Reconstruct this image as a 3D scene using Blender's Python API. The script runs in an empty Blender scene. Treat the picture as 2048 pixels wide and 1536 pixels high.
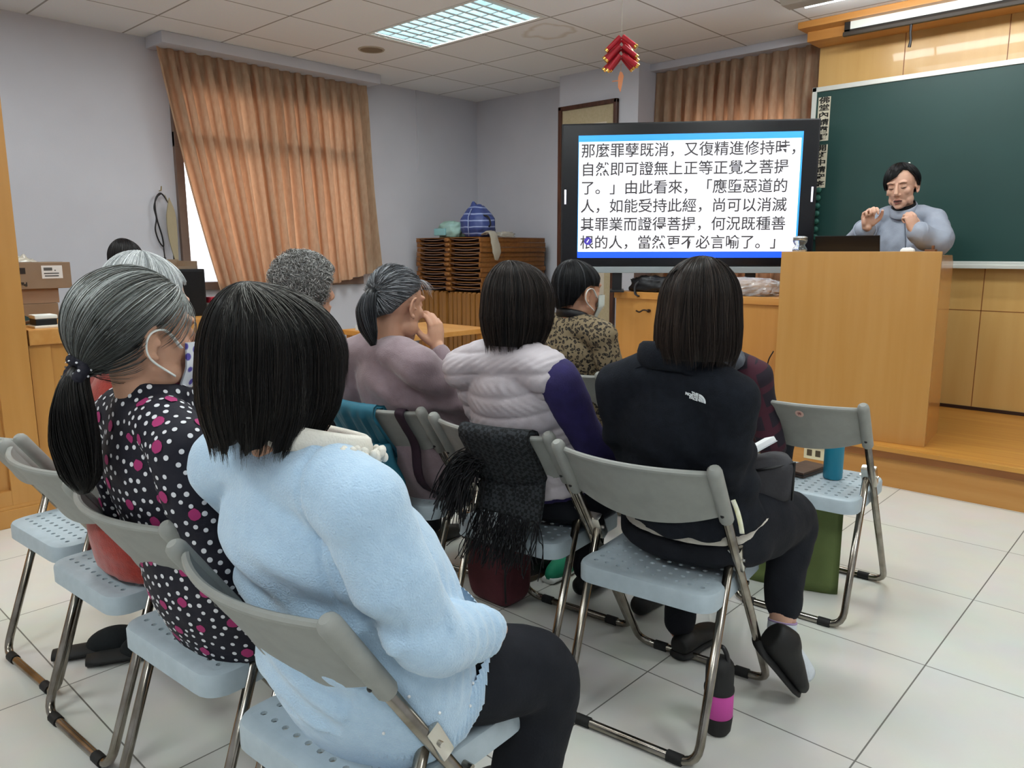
import bpy, bmesh, math, random
import numpy as np
from mathutils import Vector, Matrix, noise
random.seed(7); RNG = np.random.default_rng(7)
SC = bpy.context.scene
COL = SC.collection
PI = math.pi

# ---------------------------------------------------------------- camera
CAM_H, FPX = 1.2414, 1527.43
ROT = np.array([[0.7333551616, 0.6798428449, -0.0019781818],
                [0.1152083026, -0.1271432818, -0.9851708648],
                [-0.6700128757, 0.7222522358, -0.1715647221]])
camd = bpy.data.cameras.new('camera')
cam = bpy.data.objects.new('camera', camd); COL.objects.link(cam)
camd.sensor_fit = 'HORIZONTAL'; camd.sensor_width = 36.0
camd.lens = 36.0 * FPX / 2048.0
camd.clip_start = 0.05
_r, _d, _f = ROT
cam.matrix_world = Matrix(((_r[0], -_d[0], -_f[0], 0), (_r[1], -_d[1], -_f[1], 0), (_r[2], -_d[2], -_f[2], CAM_H), (0, 0, 0, 1)))
SC.camera = cam

def at(px, py, dep):
    """world point seen at photo pixel (px, py) at depth dep metres"""
    v = np.array([(px - 1024) / FPX, (py - 768) / FPX, 1.0]) * dep
    return ROT.T @ v + np.array([0, 0, CAM_H])

# ---------------------------------------------------------------- sky, exposure
wd = bpy.data.worlds.new('sky'); SC.world = wd; wd.use_nodes = True
_bg = wd.node_tree.nodes['Background']
_sky = wd.node_tree.nodes.new('ShaderNodeTexSky')
_sky.sky_type = 'HOSEK_WILKIE'; _sky.turbidity = 6.0; _sky.ground_albedo = 0.5
_sky.sun_direction = (0.35, -0.5, 0.79)
_hs = wd.node_tree.nodes.new('ShaderNodeHueSaturation'); _hs.inputs['Saturation'].default_value = 0.3
wd.node_tree.links.new(_sky.outputs[0], _hs.inputs['Color'])
wd.node_tree.links.new(_hs.outputs[0], _bg.inputs['Color'])
_bg.inputs['Strength'].default_value = 15.0
SC.view_settings.view_transform = 'Standard'
SC.view_settings.look = 'None'
SC.view_settings.gamma = 1.0
SC.view_settings.use_curve_mapping = False
SC.view_settings.exposure = 0.0
SC.cycles.max_bounces = 7
SC.cycles.diffuse_bounces = 4
SC.cycles.transparent_max_bounces = 8
SC.cycles.caustics_reflective = False
SC.cycles.caustics_refractive = False
SC.cycles.sample_clamp_indirect = 6.0
SC.cycles.use_denoising = True

LAMP_W = 28.0      # watts of one ceiling fixture's tubes

# ---------------------------------------------------------------- materials
def lin(c):
    if isinstance(c, str):
        c = c.lstrip('#'); c = [int(c[i:i + 2], 16) / 255 for i in (0, 2, 4)]
        c = [v / 12.92 if v <= 0.04045 else ((v + 0.055) / 1.055) ** 2.4 for v in c]
    return (c[0], c[1], c[2], 1.0)

_M = {}
def mat(name, col='#888888', rough=0.6, metal=0.0, col2=None, scale=8.0, stretch=None, detail=3.0,
        bump=0.0, bscale=None, spec=0.5, contrast=(0.35, 0.65), emit=None, estr=1.0, sheen=0.0, trans=0.0,
        alpha=1.0, ior=1.45, vcol=False, sss=0.0, coat=0.0):
    if name in _M: return _M[name]
    m = bpy.data.materials.new(name); m.use_nodes = True
    nt = m.node_tree; N = nt.nodes; L = nt.links
    b = N['Principled BSDF']
    b.inputs['Roughness'].default_value = rough; b.inputs['Metallic'].default_value = metal
    b.inputs['Specular IOR Level'].default_value = spec; b.inputs['IOR'].default_value = ior
    b.inputs['Base Color'].default_value = lin(col)
    b.inputs['Sheen Weight'].default_value = sheen
    b.inputs['Transmission Weight'].default_value = trans
    b.inputs['Alpha'].default_value = alpha
    b.inputs['Coat Weight'].default_value = coat
    if sss: b.inputs['Subsurface Weight'].default_value = sss; b.inputs['Subsurface Radius'].default_value = (0.012, 0.004, 0.002); b.inputs['Subsurface Scale'].default_value = 1.0
    if emit is not None:
        b.inputs['Emission Color'].default_value = lin(emit); b.inputs['Emission Strength'].default_value = estr
    tc = N.new('ShaderNodeTexCoord'); mp = N.new('ShaderNodeMapping')
    L.new(tc.outputs['Object'], mp.inputs['Vector'])
    if stretch: mp.inputs['Scale'].default_value = stretch
    if col2 is not None:
        nz = N.new('ShaderNodeTexNoise'); nz.inputs['Scale'].default_value = scale; nz.inputs['Detail'].default_value = detail
        L.new(mp.outputs[0], nz.inputs['Vector'])
        cr = N.new('ShaderNodeValToRGB'); e = cr.color_ramp.elements
        e[0].position, e[1].position = contrast; e[0].color = lin(col); e[1].color = lin(col2)
        L.new(nz.outputs['Fac'], cr.inputs['Fac']); L.new(cr.outputs['Color'], b.inputs['Base Color'])
    if vcol:
        a = N.new('ShaderNodeAttribute'); a.attribute_name = 'tint'
        L.new(a.outputs['Color'], b.inputs['Base Color'])
    if bump:
        nb = N.new('ShaderNodeTexNoise'); nb.inputs['Scale'].default_value = bscale or scale * 4; nb.inputs['Detail'].default_value = 2.0
        L.new(mp.outputs[0], nb.inputs['Vector'])
        bp = N.new('ShaderNodeBump'); bp.inputs['Strength'].default_value = bump; bp.inputs['Distance'].default_value = 0.004
        L.new(nb.outputs['Fac'], bp.inputs['Height']); L.new(bp.outputs['Normal'], b.inputs['Normal'])
    _M[name] = m
    return m

def nodes_of(m): return m.node_tree.nodes, m.node_tree.links, m.node_tree.nodes['Principled BSDF']

# ---------------------------------------------------------------- object helpers
def link_mesh(name, verts, faces, material, parent=None, smooth=False, mats=None, fmat=None, tint=None):
    me = bpy.data.meshes.new(name)
    verts = np.asarray(verts, dtype=np.float32)
    if isinstance(faces, np.ndarray):
        k = faces.shape[1]; nf = len(faces)
        me.vertices.add(len(verts)); me.vertices.foreach_set('co', verts.ravel())
        me.loops.add(nf * k); me.loops.foreach_set('vertex_index', faces.astype(np.int32).ravel())
        me.polygons.add(nf); me.polygons.foreach_set('loop_start', np.arange(0, nf * k, k, dtype=np.int32))
        me.update(calc_edges=True); me.validate()
    else:
        me.from_pydata([tuple(map(float, v)) for v in verts], [], [tuple(int(i) for i in f) for f in faces]); me.update()
    for mm in (mats or [material]): me.materials.append(mm)
    if fmat is not None: me.polygons.foreach_set('material_index', np.asarray(fmat, dtype=np.int32))
    if tint is not None:
        a = me.attributes.new('tint', 'FLOAT_COLOR', 'POINT')
        t = np.ones((len(verts), 4), dtype=np.float32); t[:, :3] = tint
        a.data.foreach_set('color', t.ravel())
    if smooth: me.polygons.foreach_set('use_smooth', np.ones(len(me.polygons), dtype=bool))
    o = bpy.data.objects.new(name, me); COL.objects.link(o)
    if parent is not None: o.parent = parent
    return o

def tag(o, label=None, cat=None, group=None, kind=None):
    if label: o['label'] = label
    if cat: o['category'] = cat
    if group: o['group'] = group
    if kind: o['kind'] = kind
    return o

def thing(name, label, cat, loc=(0, 0, 0), rz=0.0, group=None):
    o = bpy.data.objects.new(name, None); COL.objects.link(o)
    o.empty_display_size = 0.05
    o.location = tuple(map(float, loc)); o.rotation_euler = (0, 0, rz)
    return tag(o, label, cat, group)

class G:
    """geometry collector: several shapes -> one mesh"""
    def __init__(s): s.v = []; s.f = []; s.m = []; s.n = 0
    def add(s, v, f, mi=0):
        v = np.asarray(v, float).reshape(-1, 3)
        s.v.append(v); s.f += [tuple(int(i) + s.n for i in q) for q in f]; s.m += [mi] * len(f); s.n += len(v); return s
    def box(s, lo, hi, bev=0.0, mi=0, M=None):
        x0, y0, z0 = lo; x1, y1, z1 = hi
        if bev <= 0:
            v = np.array([(x0, y0, z0), (x1, y0, z0), (x1, y1, z0), (x0, y1, z0), (x0, y0, z1), (x1, y0, z1), (x1, y1, z1), (x0, y1, z1)])
            f = [(0, 3, 2, 1), (4, 5, 6, 7), (0, 1, 5, 4), (1, 2, 6, 5), (2, 3, 7, 6), (3, 0, 4, 7)]
        else:
            b = bmesh.new(); bmesh.ops.create_cube(b, size=1.0)
            for q in b.verts: q.co = Vector((x0 + (q.co.x + .5) * (x1 - x0), y0 + (q.co.y + .5) * (y1 - y0), z0 + (q.co.z + .5) * (z1 - z0)))
            bmesh.ops.bevel(b, geom=list(b.edges), offset=bev, segments=2, affect='EDGES', profile=0.7)
            b.verts.ensure_lookup_table()
            v = np.array([q.co[:] for q in b.verts]); f = [tuple(q.index for q in p.verts) for p in b.faces]; b.free()
        if M is not None: v = xf(M, v)
        return s.add(v, f, mi)
    def tube(s, pts, r, n=10, mi=0, cap=True, closed=False, flat=1.0, ref=None):
        v, f = tube(pts, r, n, cap, closed, flat, ref); return s.add(v, f, mi)
    def cyl(s, p, q, r, n=16, mi=0, r2=None): return s.tube([p, q], [r, r if r2 is None else r2], n, mi)
    def lathe(s, prof, n=24, mi=0, c=(0, 0, 0), M=None):
        v = []; f = []
        for (r, z) in prof:
            for i in range(n):
                a = 2 * PI * i / n; v.append((c[0] + r * math.cos(a), c[1] + r * math.sin(a), c[2] + z))
        for k in range(len(prof) - 1):
            for i in range(n):
                j = (i + 1) % n; f.append((k * n + i, k * n + j, (k + 1) * n + j, (k + 1) * n + i))
        if prof[0][0] > 1e-5: f.append(tuple(range(n - 1, -1, -1)))
        if prof[-1][0] > 1e-5: f.append(tuple((len(prof) - 1) * n + i for i in range(n)))
        v = np.array(v)
        if M is not None: v = xf(M, v)
        return s.add(v, f, mi)
    def ell(s, c, r, n=16, m=10, mi=0, M=None):
        v, f = ell(c, r, n, m, M); return s.add(v, f, mi)
    def prism(s, poly, z0, z1, mi=0, M=None):
        n = len(poly); v = [(x, y, z0) for x, y in poly] + [(x, y, z1) for x, y in poly]
        f = [tuple(range(n - 1, -1, -1)), tuple(range(n, 2 * n))] + [(i, (i + 1) % n, n + (i + 1) % n, n + i) for i in range(n)]
        v = np.array(v, float)
        if M is not None: v = xf(M, v)
        return s.add(v, f, mi)
    def build(s, name, material, parent=None, smooth=False, **k):
        mats = material if isinstance(material, (list, tuple)) else [material]
        o = link_mesh(name, np.concatenate(s.v), s.f, None, parent, smooth, mats=mats, fmat=s.m, **k)
        if smooth == 'auto': autosmooth(o)
        return o

def autosmooth(o, ang=40):
    me = o.data; me.polygons.foreach_set('use_smooth', np.ones(len(me.polygons), dtype=bool))
    b = bmesh.new(); b.from_mesh(me); c = math.radians(ang)
    for e in b.edges:
        e.smooth = not (len(e.link_faces) == 2 and e.calc_face_angle(0) > c)
    b.to_mesh(me); b.free()

def xf(M, v):
    M = np.array(M); v = np.asarray(v, float)
    return v @ M[:3, :3].T + M[:3, 3]

def frame(o, fwd, up=(0, 0, 1)):
    """4x4: local Y -> fwd, local Z near up, X = right"""
    y = np.array(fwd, float); y /= np.linalg.norm(y)
    x = np.cross(y, np.array(up, float)); x /= np.linalg.norm(x); z = np.cross(x, y)
    M = np.eye(4); M[:3, 0] = x; M[:3, 1] = y; M[:3, 2] = z; M[:3, 3] = o
    return M

def tube(pts, r, n=10, cap=True, closed=False, flat=1.0, ref=None):
    P = np.asarray(pts, float); k = len(P)
    R = np.broadcast_to(np.asarray(r, float), (k,)) if np.ndim(r) < 2 else np.asarray(r, float)
    if closed: T = np.roll(P, -1, 0) - np.roll(P, 1, 0)
    else:
        T = np.empty_like(P); T[1:-1] = P[2:] - P[:-2]; T[0] = P[1] - P[0]; T[-1] = P[-1] - P[-2]
    T /= np.linalg.norm(T, axis=1, keepdims=True) + 1e-12
    u = np.array(ref if ref is not None else (0, 0, 1.0), float)
    if abs(u @ T[0]) > .95 and ref is None: u = np.array([1.0, 0, 0])
    V = []; a = np.arange(n) * 2 * PI / n
    for i in range(k):
        if ref is not None: u = np.array(ref, float)
        u = u - (u @ T[i]) * T[i]; u /= np.linalg.norm(u) + 1e-12
        w = np.cross(T[i], u)
        ru, rw = (R[i], R[i] * flat) if R.ndim == 1 else R[i]
        V.append(P[i] + np.outer(np.cos(a) * ru, u) + np.outer(np.sin(a) * rw, w))
    V = np.concatenate(V); F = []
    for i in range(k if closed else k - 1):
        A = i * n; B = ((i + 1) % k) * n
        for j in range(n): F.append((A + j, A + (j + 1) % n, B + (j + 1) % n, B + j))
    if cap and not closed:
        F.append(tuple(range(n - 1, -1, -1))); F.append(tuple((k - 1) * n + j for j in range(n)))
    return V, F

def ell(c, r, n=16, m=10, M=None):
    v = [(0, 0, -1)]
    for i in range(1, m):
        p = -PI / 2 + PI * i / m
        for j in range(n): v.append((math.cos(p) * math.cos(2 * PI * j / n), math.cos(p) * math.sin(2 * PI * j / n), math.sin(p)))
    v.append((0, 0, 1)); f = []
    for j in range(n): f.append((0, 1 + (j + 1) % n, 1 + j))
    for i in range(m - 2):
        for j in range(n): f.append((1 + i * n + j, 1 + i * n + (j + 1) % n, 1 + (i + 1) * n + (j + 1) % n, 1 + (i + 1) * n + j))
    e = len(v) - 1
    for j in range(n): f.append((1 + (m - 2) * n + j, 1 + (m - 2) * n + (j + 1) % n, e))
    v = np.array(v) * np.array(r, float)
    if M is not None: v = v @ np.array(M)[:3, :3].T
    return v + np.array(c, float), f

def smooth_path(pts, n=8):
    """Catmull-Rom through pts"""
    P = np.asarray(pts, float); P = np.vstack([2 * P[0] - P[1], P, 2 * P[-1] - P[-2]]); o = []
    for i in range(1, len(P) - 2):
        for t in np.linspace(0, 1, n, endpoint=False):
            a, b, c, d = P[i - 1:i + 3]
            o.append(0.5 * (2 * b + (c - a) * t + (2 * a - 5 * b + 4 * c - d) * t * t + (3 * b - a - 3 * c + d) * t ** 3))
    o.append(P[-2]); return np.array(o)

def bend_path(pts, r=0.04, n=5):
    """polyline with rounded corners"""
    P = [np.array(p, float) for p in pts]; o = [P[0]]
    for i in range(1, len(P) - 1):
        a = P[i - 1] - P[i]; b = P[i + 1] - P[i]; a /= np.linalg.norm(a); b /= np.linalg.norm(b)
        A = P[i] + a * r; B = P[i] + b * r
        for t in np.linspace(0, 1, n): o.append((1 - t) ** 2 * A + 2 * t * (1 - t) * P[i] + t * t * B)
    o.append(P[-1]); return np.array(o)

def copy_tree(o, parent=None):
    c = o.copy(); COL.objects.link(c)
    if parent is not None: c.parent = parent
    for ch in list(KIDS(o)): copy_tree(ch, c)
    return c
def KIDS(o): return [q for q in COL.objects if q.parent == o]

def text_mesh(name, body, size, M, material, parent=None, align='CENTER', extrude=0.0005, bold=0.0, shear=0.0):
    cu = bpy.data.curves.new(name + '_text', 'FONT'); cu.body = body; cu.size = size; cu.align_x = align; cu.align_y = 'CENTER'
    cu.extrude = extrude; cu.offset = bold; cu.shear = shear; cu.resolution_u = 3
    t = bpy.data.objects.new(name + '_text', cu); COL.objects.link(t)
    bpy.context.view_layer.update()
    me = bpy.data.meshes.new_from_object(t.evaluated_get(bpy.context.evaluated_depsgraph_get()))
    bpy.data.objects.remove(t); bpy.data.curves.remove(cu)
    me.transform(Matrix([list(r) for r in np.array(M)])); me.name = name
    me.materials.clear(); me.materials.append(material)
    o = bpy.data.objects.new(name, me); COL.objects.link(o)
    if parent is not None: o.parent = parent
    return o

def struct(o, label=None): o['kind'] = 'structure'; return o
# ================================================================ materials of the place
M_wall = mat('wall_paint', '#c9cad2', 0.75, col2='#c4c5cd', scale=2.0, bump=0.08, bscale=120)
M_ceil_frame = mat('ceiling_grid_metal', '#8d8983', 0.6)
M_wood = mat('honey_oak_veneer', '#b98443', 0.38, col2='#c08b4a', scale=2.2, stretch=(9, 9, 0.7), detail=5, coat=0.15)
M_wood_h = mat('honey_oak_veneer_level', '#bd8340', 0.4, col2='#c8914e', scale=2.2, stretch=(0.7, 9, 9), detail=5, coat=0.15)
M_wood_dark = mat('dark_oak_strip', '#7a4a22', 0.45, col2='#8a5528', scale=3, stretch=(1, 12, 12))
M_plank = mat('stage_planks', '#c79042', 0.3, col2='#b87c34', scale=3, stretch=(0.5, 14, 1), detail=4, coat=0.3)
M_wood_side = mat('honey_oak_veneer_side', '#b98443', 0.38, col2='#c08b4a', scale=2.2, stretch=(9, 9, 0.7), detail=5, coat=0.15)
M_white = mat('white_enamel', '#e4e6e2', 0.45)
M_black = mat('black_plastic', '#131316', 0.4)
M_chrome = mat('worn_chrome', '#a39d94', 0.22, 1.0, col2='#7d766b', scale=14, bump=0.03)
M_rubber = mat('black_rubber', '#1a1a1a', 0.7)
M_grout = mat('gap_black', '#060606', 0.9)

# floor: glossy porcelain tiles with grey grout
def floor_mat():
    m = mat('porcelain_tiles', '#d9d8d0', 0.16, spec=0.45)
    N, L, b = nodes_of(m)
    tc = N.new('ShaderNodeTexCoord'); mp = N.new('ShaderNodeMapping'); L.new(tc.outputs['Object'], mp.inputs['Vector'])
    mp.inputs['Location'].default_value = (0.535, -1.818 + 0.6, 0)
    br = N.new('ShaderNodeTexBrick'); br.offset = 0.0; br.squash = 1.0
    br.inputs['Scale'].default_value = 1.0; br.inputs['Brick Width'].default_value = 0.6; br.inputs['Row Height'].default_value = 0.6
    br.inputs['Mortar Size'].default_value = 0.0022; br.inputs['Mortar Smooth'].default_value = 0.1
    br.inputs['Color1'].default_value = lin('#d6d5ce'); br.inputs['Color2'].default_value = lin('#dad9d2'); br.inputs['Mortar'].default_value = lin('#6f6d67')
    L.new(mp.outputs[0], br.inputs['Vector'])
    nz = N.new('ShaderNodeTexNoise'); nz.inputs['Scale'].default_value = 6; nz.inputs['Detail'].default_value = 6; L.new(tc.outputs['Object'], nz.inputs['Vector'])
    mx = N.new('ShaderNodeMix'); mx.data_type = 'RGBA'; mx.blend_type = 'MULTIPLY'; mx.inputs['Factor'].default_value = 0.16
    L.new(br.outputs['Color'], mx.inputs[6]); L.new(nz.outputs['Color'], mx.inputs[7]); L.new(mx.outputs[2], b.inputs['Base Color'])
    rr = N.new('ShaderNodeMapRange'); rr.inputs[3].default_value = 0.12; rr.inputs[4].default_value = 0.5; L.new(br.outputs['Fac'], rr.inputs[0]); L.new(rr.outputs[0], b.inputs['Roughness'])
    return m
M_floor = floor_mat()

def ceil_mat():
    m = mat('mineral_fibre_tiles', '#cfcac2', 0.9)
    N, L, b = nodes_of(m)
    tc = N.new('ShaderNodeTexCoord'); mp = N.new('ShaderNodeMapping'); L.new(tc.outputs['Object'], mp.inputs['Vector'])
    mp.inputs['Location'].default_value = (5.21, -2.29, 0)
    br = N.new('ShaderNodeTexBrick'); br.offset = 0.0
    br.inputs['Scale'].default_value = 1.0; br.inputs['Brick Width'].default_value = 0.603; br.inputs['Row Height'].default_value = 0.583
    br.inputs['Mortar Size'].default_value = 0.007; br.inputs['Mortar Smooth'].default_value = 0.2
    br.inputs['Color1'].default_value = lin('#eeeeee'); br.inputs['Color2'].default_value = lin('#eeeeee'); br.inputs['Mortar'].default_value = lin('#a39e98')
    L.new(mp.outputs[0], br.inputs['Vector'])
    nz = N.new('ShaderNodeTexNoise'); nz.inputs['Scale'].default_value = 90; nz.inputs['Detail'].default_value = 3; L.new(tc.outputs['Object'], nz.inputs['Vector'])
    mx = N.new('ShaderNodeMix'); mx.data_type = 'RGBA'; mx.blend_type = 'MULTIPLY'; mx.inputs['Factor'].default_value = 0.12
    L.new(br.outputs['Color'], mx.inputs[6]); L.new(nz.outputs['Color'], mx.inputs[7])
    # old water stain in one tile beside the light
    sd = N.new('ShaderNodeVectorMath'); sd.operation = 'DISTANCE'; sd.inputs[1].default_value = (-3.62, 4.28, 2.73)
    nd = N.new('ShaderNodeTexNoise'); nd.inputs['Scale'].default_value = 5; L.new(tc.outputs['Object'], nd.inputs['Vector'])
    ad = N.new('ShaderNodeMixRGB') if False else N.new('ShaderNodeMix'); ad.data_type = 'RGBA'; ad.blend_type = 'LINEAR_LIGHT'; ad.inputs['Factor'].default_value = 0.12
    L.new(tc.outputs['Object'], ad.inputs[6]); L.new(nd.outputs['Color'], ad.inputs[7]); L.new(ad.outputs[2], sd.inputs[0])
    rp = N.new('ShaderNodeValToRGB'); el = rp.color_ramp.elements; el[0].position = 0.13; el[0].color = (0, 0, 0, 1); el[1].position = 0.2; el[1].color = (0, 0, 0, 1)
    q = el.new(0.17); q.color = (1, 1, 1, 1); L.new(sd.outputs['Value'], rp.inputs['Fac'])
    m2 = N.new('ShaderNodeMix'); m2.data_type = 'RGBA'; m2.inputs[7].default_value = lin('#c2b6a4')
    mf = N.new('ShaderNodeMath'); mf.operation = 'MULTIPLY'; mf.inputs[1].default_value = 0.55; L.new(rp.outputs['Color'], mf.inputs[0]); L.new(mf.outputs[0], m2.inputs['Factor'])
    L.new(mx.outputs[2], m2.inputs[6]); L.new(m2.outputs[2], b.inputs['Base Color'])
    return m
M_ceil = ceil_mat()

# ================================================================ room shell
XL, XR, YB, YF, ZC = -5.79, 2.4, -2.6, 5.72, 2.7314
def sbox(name, lo, hi, m, bev=0.0):
    return struct(G().box(lo, hi, bev).build(name, m))
sbox('floor', (XL - .2, YB - .2, -0.1), (XR + .2, 6.0, 0.0), M_floor)

def ceiling():
    # holes are left where the lamp fixtures sit
    xs = sorted({XL - .2, XR + .2} | {x for fx in LX for x in (fx - .573, fx + .573)})
    ys = sorted({YB - .2, 6.0} | {y for fy in LY for y in (fy - .272, fy + .272)})
    g = G()
    for i in range(len(xs) - 1):
        for j in range(len(ys) - 1):
            cx, cy = (xs[i] + xs[i + 1]) / 2, (ys[j] + ys[j + 1]) / 2
            if any(abs(cx - a) < .1 and abs(cy - b_) < .1 for a in LX for b_ in LY): continue
            g.box((xs[i], ys[j], ZC), (xs[i + 1], ys[j + 1], ZC + .15))
    return struct(g.build('ceiling', M_ceil))
LX = [-3.999, -1.587, 0.825]; LY = [3.732, 1.4, -0.932]
ceiling()

# left wall with the window opening
WY0, WY1, WZ0, WZ1 = 2.58, 4.22, 0.95, 2.45
g = G()
g.box((XL - .2, YB - .2, 0), (XL, WY0, ZC)); g.box((XL - .2, WY1, 0), (XL, 6.0, ZC))
g.box((XL - .2, WY0, 0), (XL, WY1, WZ0)); g.box((XL - .2, WY0, WZ1), (XL, WY1, ZC))
struct(g.build('wall_left', M_wall))
sbox('trim_1', (XL, 4.915, 1.98), (XL + .012, 4.935, ZC), M_wall)        # surface cable duct down the wall
sbox('wall_back', (XL - .2, YB - .2, 0), (XR + .2, YB, ZC), M_wall)
sbox('wall_right', (XR, YB - .2, 0), (XR + .2, 6.0, ZC), M_wall)
# front: plain corner wall, boxed column, window bay behind curtain
V0, V1 = -3.4, -2.45   # opening of the front window
g = G()
g.box((XL - .2, YF, 0), (-4.40, 6.0, ZC)); g.box((-4.40, 5.74, 0), (V0, 6.0, ZC)); g.box((V1, 5.74, 0), (XR + .2, 6.0, ZC))
g.box((V0, 5.74, 0), (V1, 6.0, 1.0)); g.box((V0, 5.74, 2.3), (V1, 6.0, ZC))
struct(g.build('wall_front', M_wall))
sbox('wall_front_column', (-4.44, 5.405, 0), (-3.625, 5.745, ZC), M_wall)

# window in the left wall: brown frame, transom, mullions and glass
M_frame = mat('brown_window_frame', '#6e5a50', 0.5, col2='#7a665a', scale=6)
M_glass = mat('window_glass', '#f4fbff', 0.03, alpha=0.10, spec=0.6)
w = G()
for (y0, y1) in ((WY0, WY0 + .06), (WY1 - .06, WY1), (3.37, 3.43)): w.box((XL - .1, y0, WZ0), (XL + .035, y1, WZ1), .004)
for (z0, z1) in ((WZ0, WZ0 + .06), (WZ1 - .05, WZ1), (2.00, 2.11)): w.box((XL - .1, WY0, z0), (XL + .040, WY1, z1), .004)
win = struct(w.build('window_1', M_frame))
struct(G().box((XL - .06, WY0, WZ0), (XL - .054, WY1, WZ1)).build('pane', M_glass, win))
w = G()
for (x0, x1) in ((V0, V0 + .06), (V1 - .06, V1), (-2.95, -2.9)): w.box((x0, 5.80, 1.0), (x1, 5.86, 2.3), .004)
for (z0, z1) in ((1.0, 1.06), (2.25, 2.3)): w.box((V0, 5.80, z0), (V1, 5.86, z1), .004)
win = struct(w.build('window_2', M_frame))
struct(G().box((V0, 5.84, 1.0), (V1, 5.846, 2.3)).build('pane', M_glass, win))

# neighbour building glimpsed through the gap beside the curtain
nb = thing('outside_building', 'pale neighbouring building glimpsed through the window gap beside the orange curtain', 'building', (-14, 6, 0))
M_nb = mat('pale_render', '#d8d6d6', 0.8, col2='#c4c2c4', scale=1.0)
M_nbw = mat('distant_window', '#77767e', 0.3)
G().box((-3, -8, -6), (0, 6, 1.5)).build('wall', M_nb, nb)
for k in range(3):
    for j in range(5): G().box((-.02, -7 + j * 2.5, -3.6 + k * 1.6), (.05, -5.4 + j * 2.5, -2.7 + k * 1.6)).build('window', M_nbw, nb)

# stage
sbox('floor_stage', (-3.34, 4.235, 0), (XR, 5.745, 0.195), M_wood_h)
sbox('floor_stage_deck', (-3.34, 4.20, 0.195), (XR, 5.745, 0.222), M_plank, .004)
sbox('trim_2', (-3.34, 4.203, 0.160), (XR, 4.236, 0.1945), M_wood_dark)   # dark strip below the nosing

# wood-panelled front wall
PX, PY = -2.25, 5.58
M_wall_wood = mat('maple_wall_panel', '#c49c5c', 0.30, col2='#cba566', scale=1.5, stretch=(7, 7, 0.6), detail=5, coat=0.2)
sbox('wall_front_panelling', (PX, PY, 0.222), (XR, 5.745, ZC), M_wall_wood)
g = G()
for x in (-1.70, -1.12, -0.54, 0.04, 0.62, 1.2, 1.78): g.box((x, PY - .0012, 0.24), (x + .005, PY + .001, ZC - .06))
g.box((PX, PY - .0012, 0.86), (XR, PY + .001, 0.865))
struct(g.build('trim_3', M_wood_dark))
sbox('trim_4', (PX, PY - .012, 0.2225), (XR, PY + .001, 0.243), mat('dark_skirting', '#2a140c', 0.5))
g = G(); g.box((PX - .03, 5.255, 2.688), (XR, 5.745, ZC - .001), .006); g.box((PX - .01, 5.37, 2.625), (XR, 5.745, 2.689), .006)
struct(g.build('trim_5', M_wood_h))                                       # wooden cornice

# grey-white boxes over the curtains
sbox('trim_6', (XL, 2.44, 2.655), (-5.52, 4.30, ZC - .001), M_wall, .004)
sbox('trim_7', (-3.63, 5.565, 2.675), (PX + .02, 5.745, ZC - .001), M_wall, .004)

# left wooden partition / tall cabinet and the counter run
CXF = -3.95
tall = thing('tall_cabinet', 'tall honey-coloured wooden cabinet with framed panels at far left edge', 'cabinet', (CXF, 0.4, 0))
g = G(); g.box((-.42, -1.2, 0.0), (-.02, .62, 2.05)); g.build('body', M_wood_side, tall)
g = G()
for (y0, y1) in ((-1.2, -1.1), (-.3, -.2), (.50, .63)): g.box((-.03, y0, .09), (.006, y1, 2.05), .003)
for (z0, z1) in ((.09, .17), (.78, .90), (1.97, 2.05)): g.box((-.03, -1.2, z0), (.004, .63, z1), .003)
g.build('front_frame', M_wood_side, tall)
g = G(); g.box((-.02, -1.2, 0), (.014, .64, .085), .004); g.box((-.02, -1.2, .085), (.010, .64, .10), .003); g.build('plinth', M_wood_side, tall)
g = G()
for (y0, y1) in ((-1.05, -.35), (-.15, .45)):
    for (z0, z1) in ((.22, .73), (.95, 1.92)): g.box((-.022, y0, z0), (-.006, y1, z1), .006)
g.build('panel', M_wood_side, tall)

cnt = thing('counter', 'long wooden counter with lipped top along the left wall below the window', 'counter', (CXF - .02, 1.04, 0))
G().box((-.74, 0, .0), (-.02, 1.56, .82)).build('body', M_wood_side, cnt)
g = G(); g.box((-.78, 0, .82), (.012, 1.58, .892), .006); g.build('worktop', M_wood_h, cnt)
g = G(); g.box((-.03, 0, 0), (.002, 1.56, .16), .004); g.build('plinth', M_wood_side, cnt)
for y in (.0, .70, 1.47): G().box((-.03, y, .16), (-.008, y + .09, .82), .003).build('stile', M_wood_side, cnt)

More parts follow.
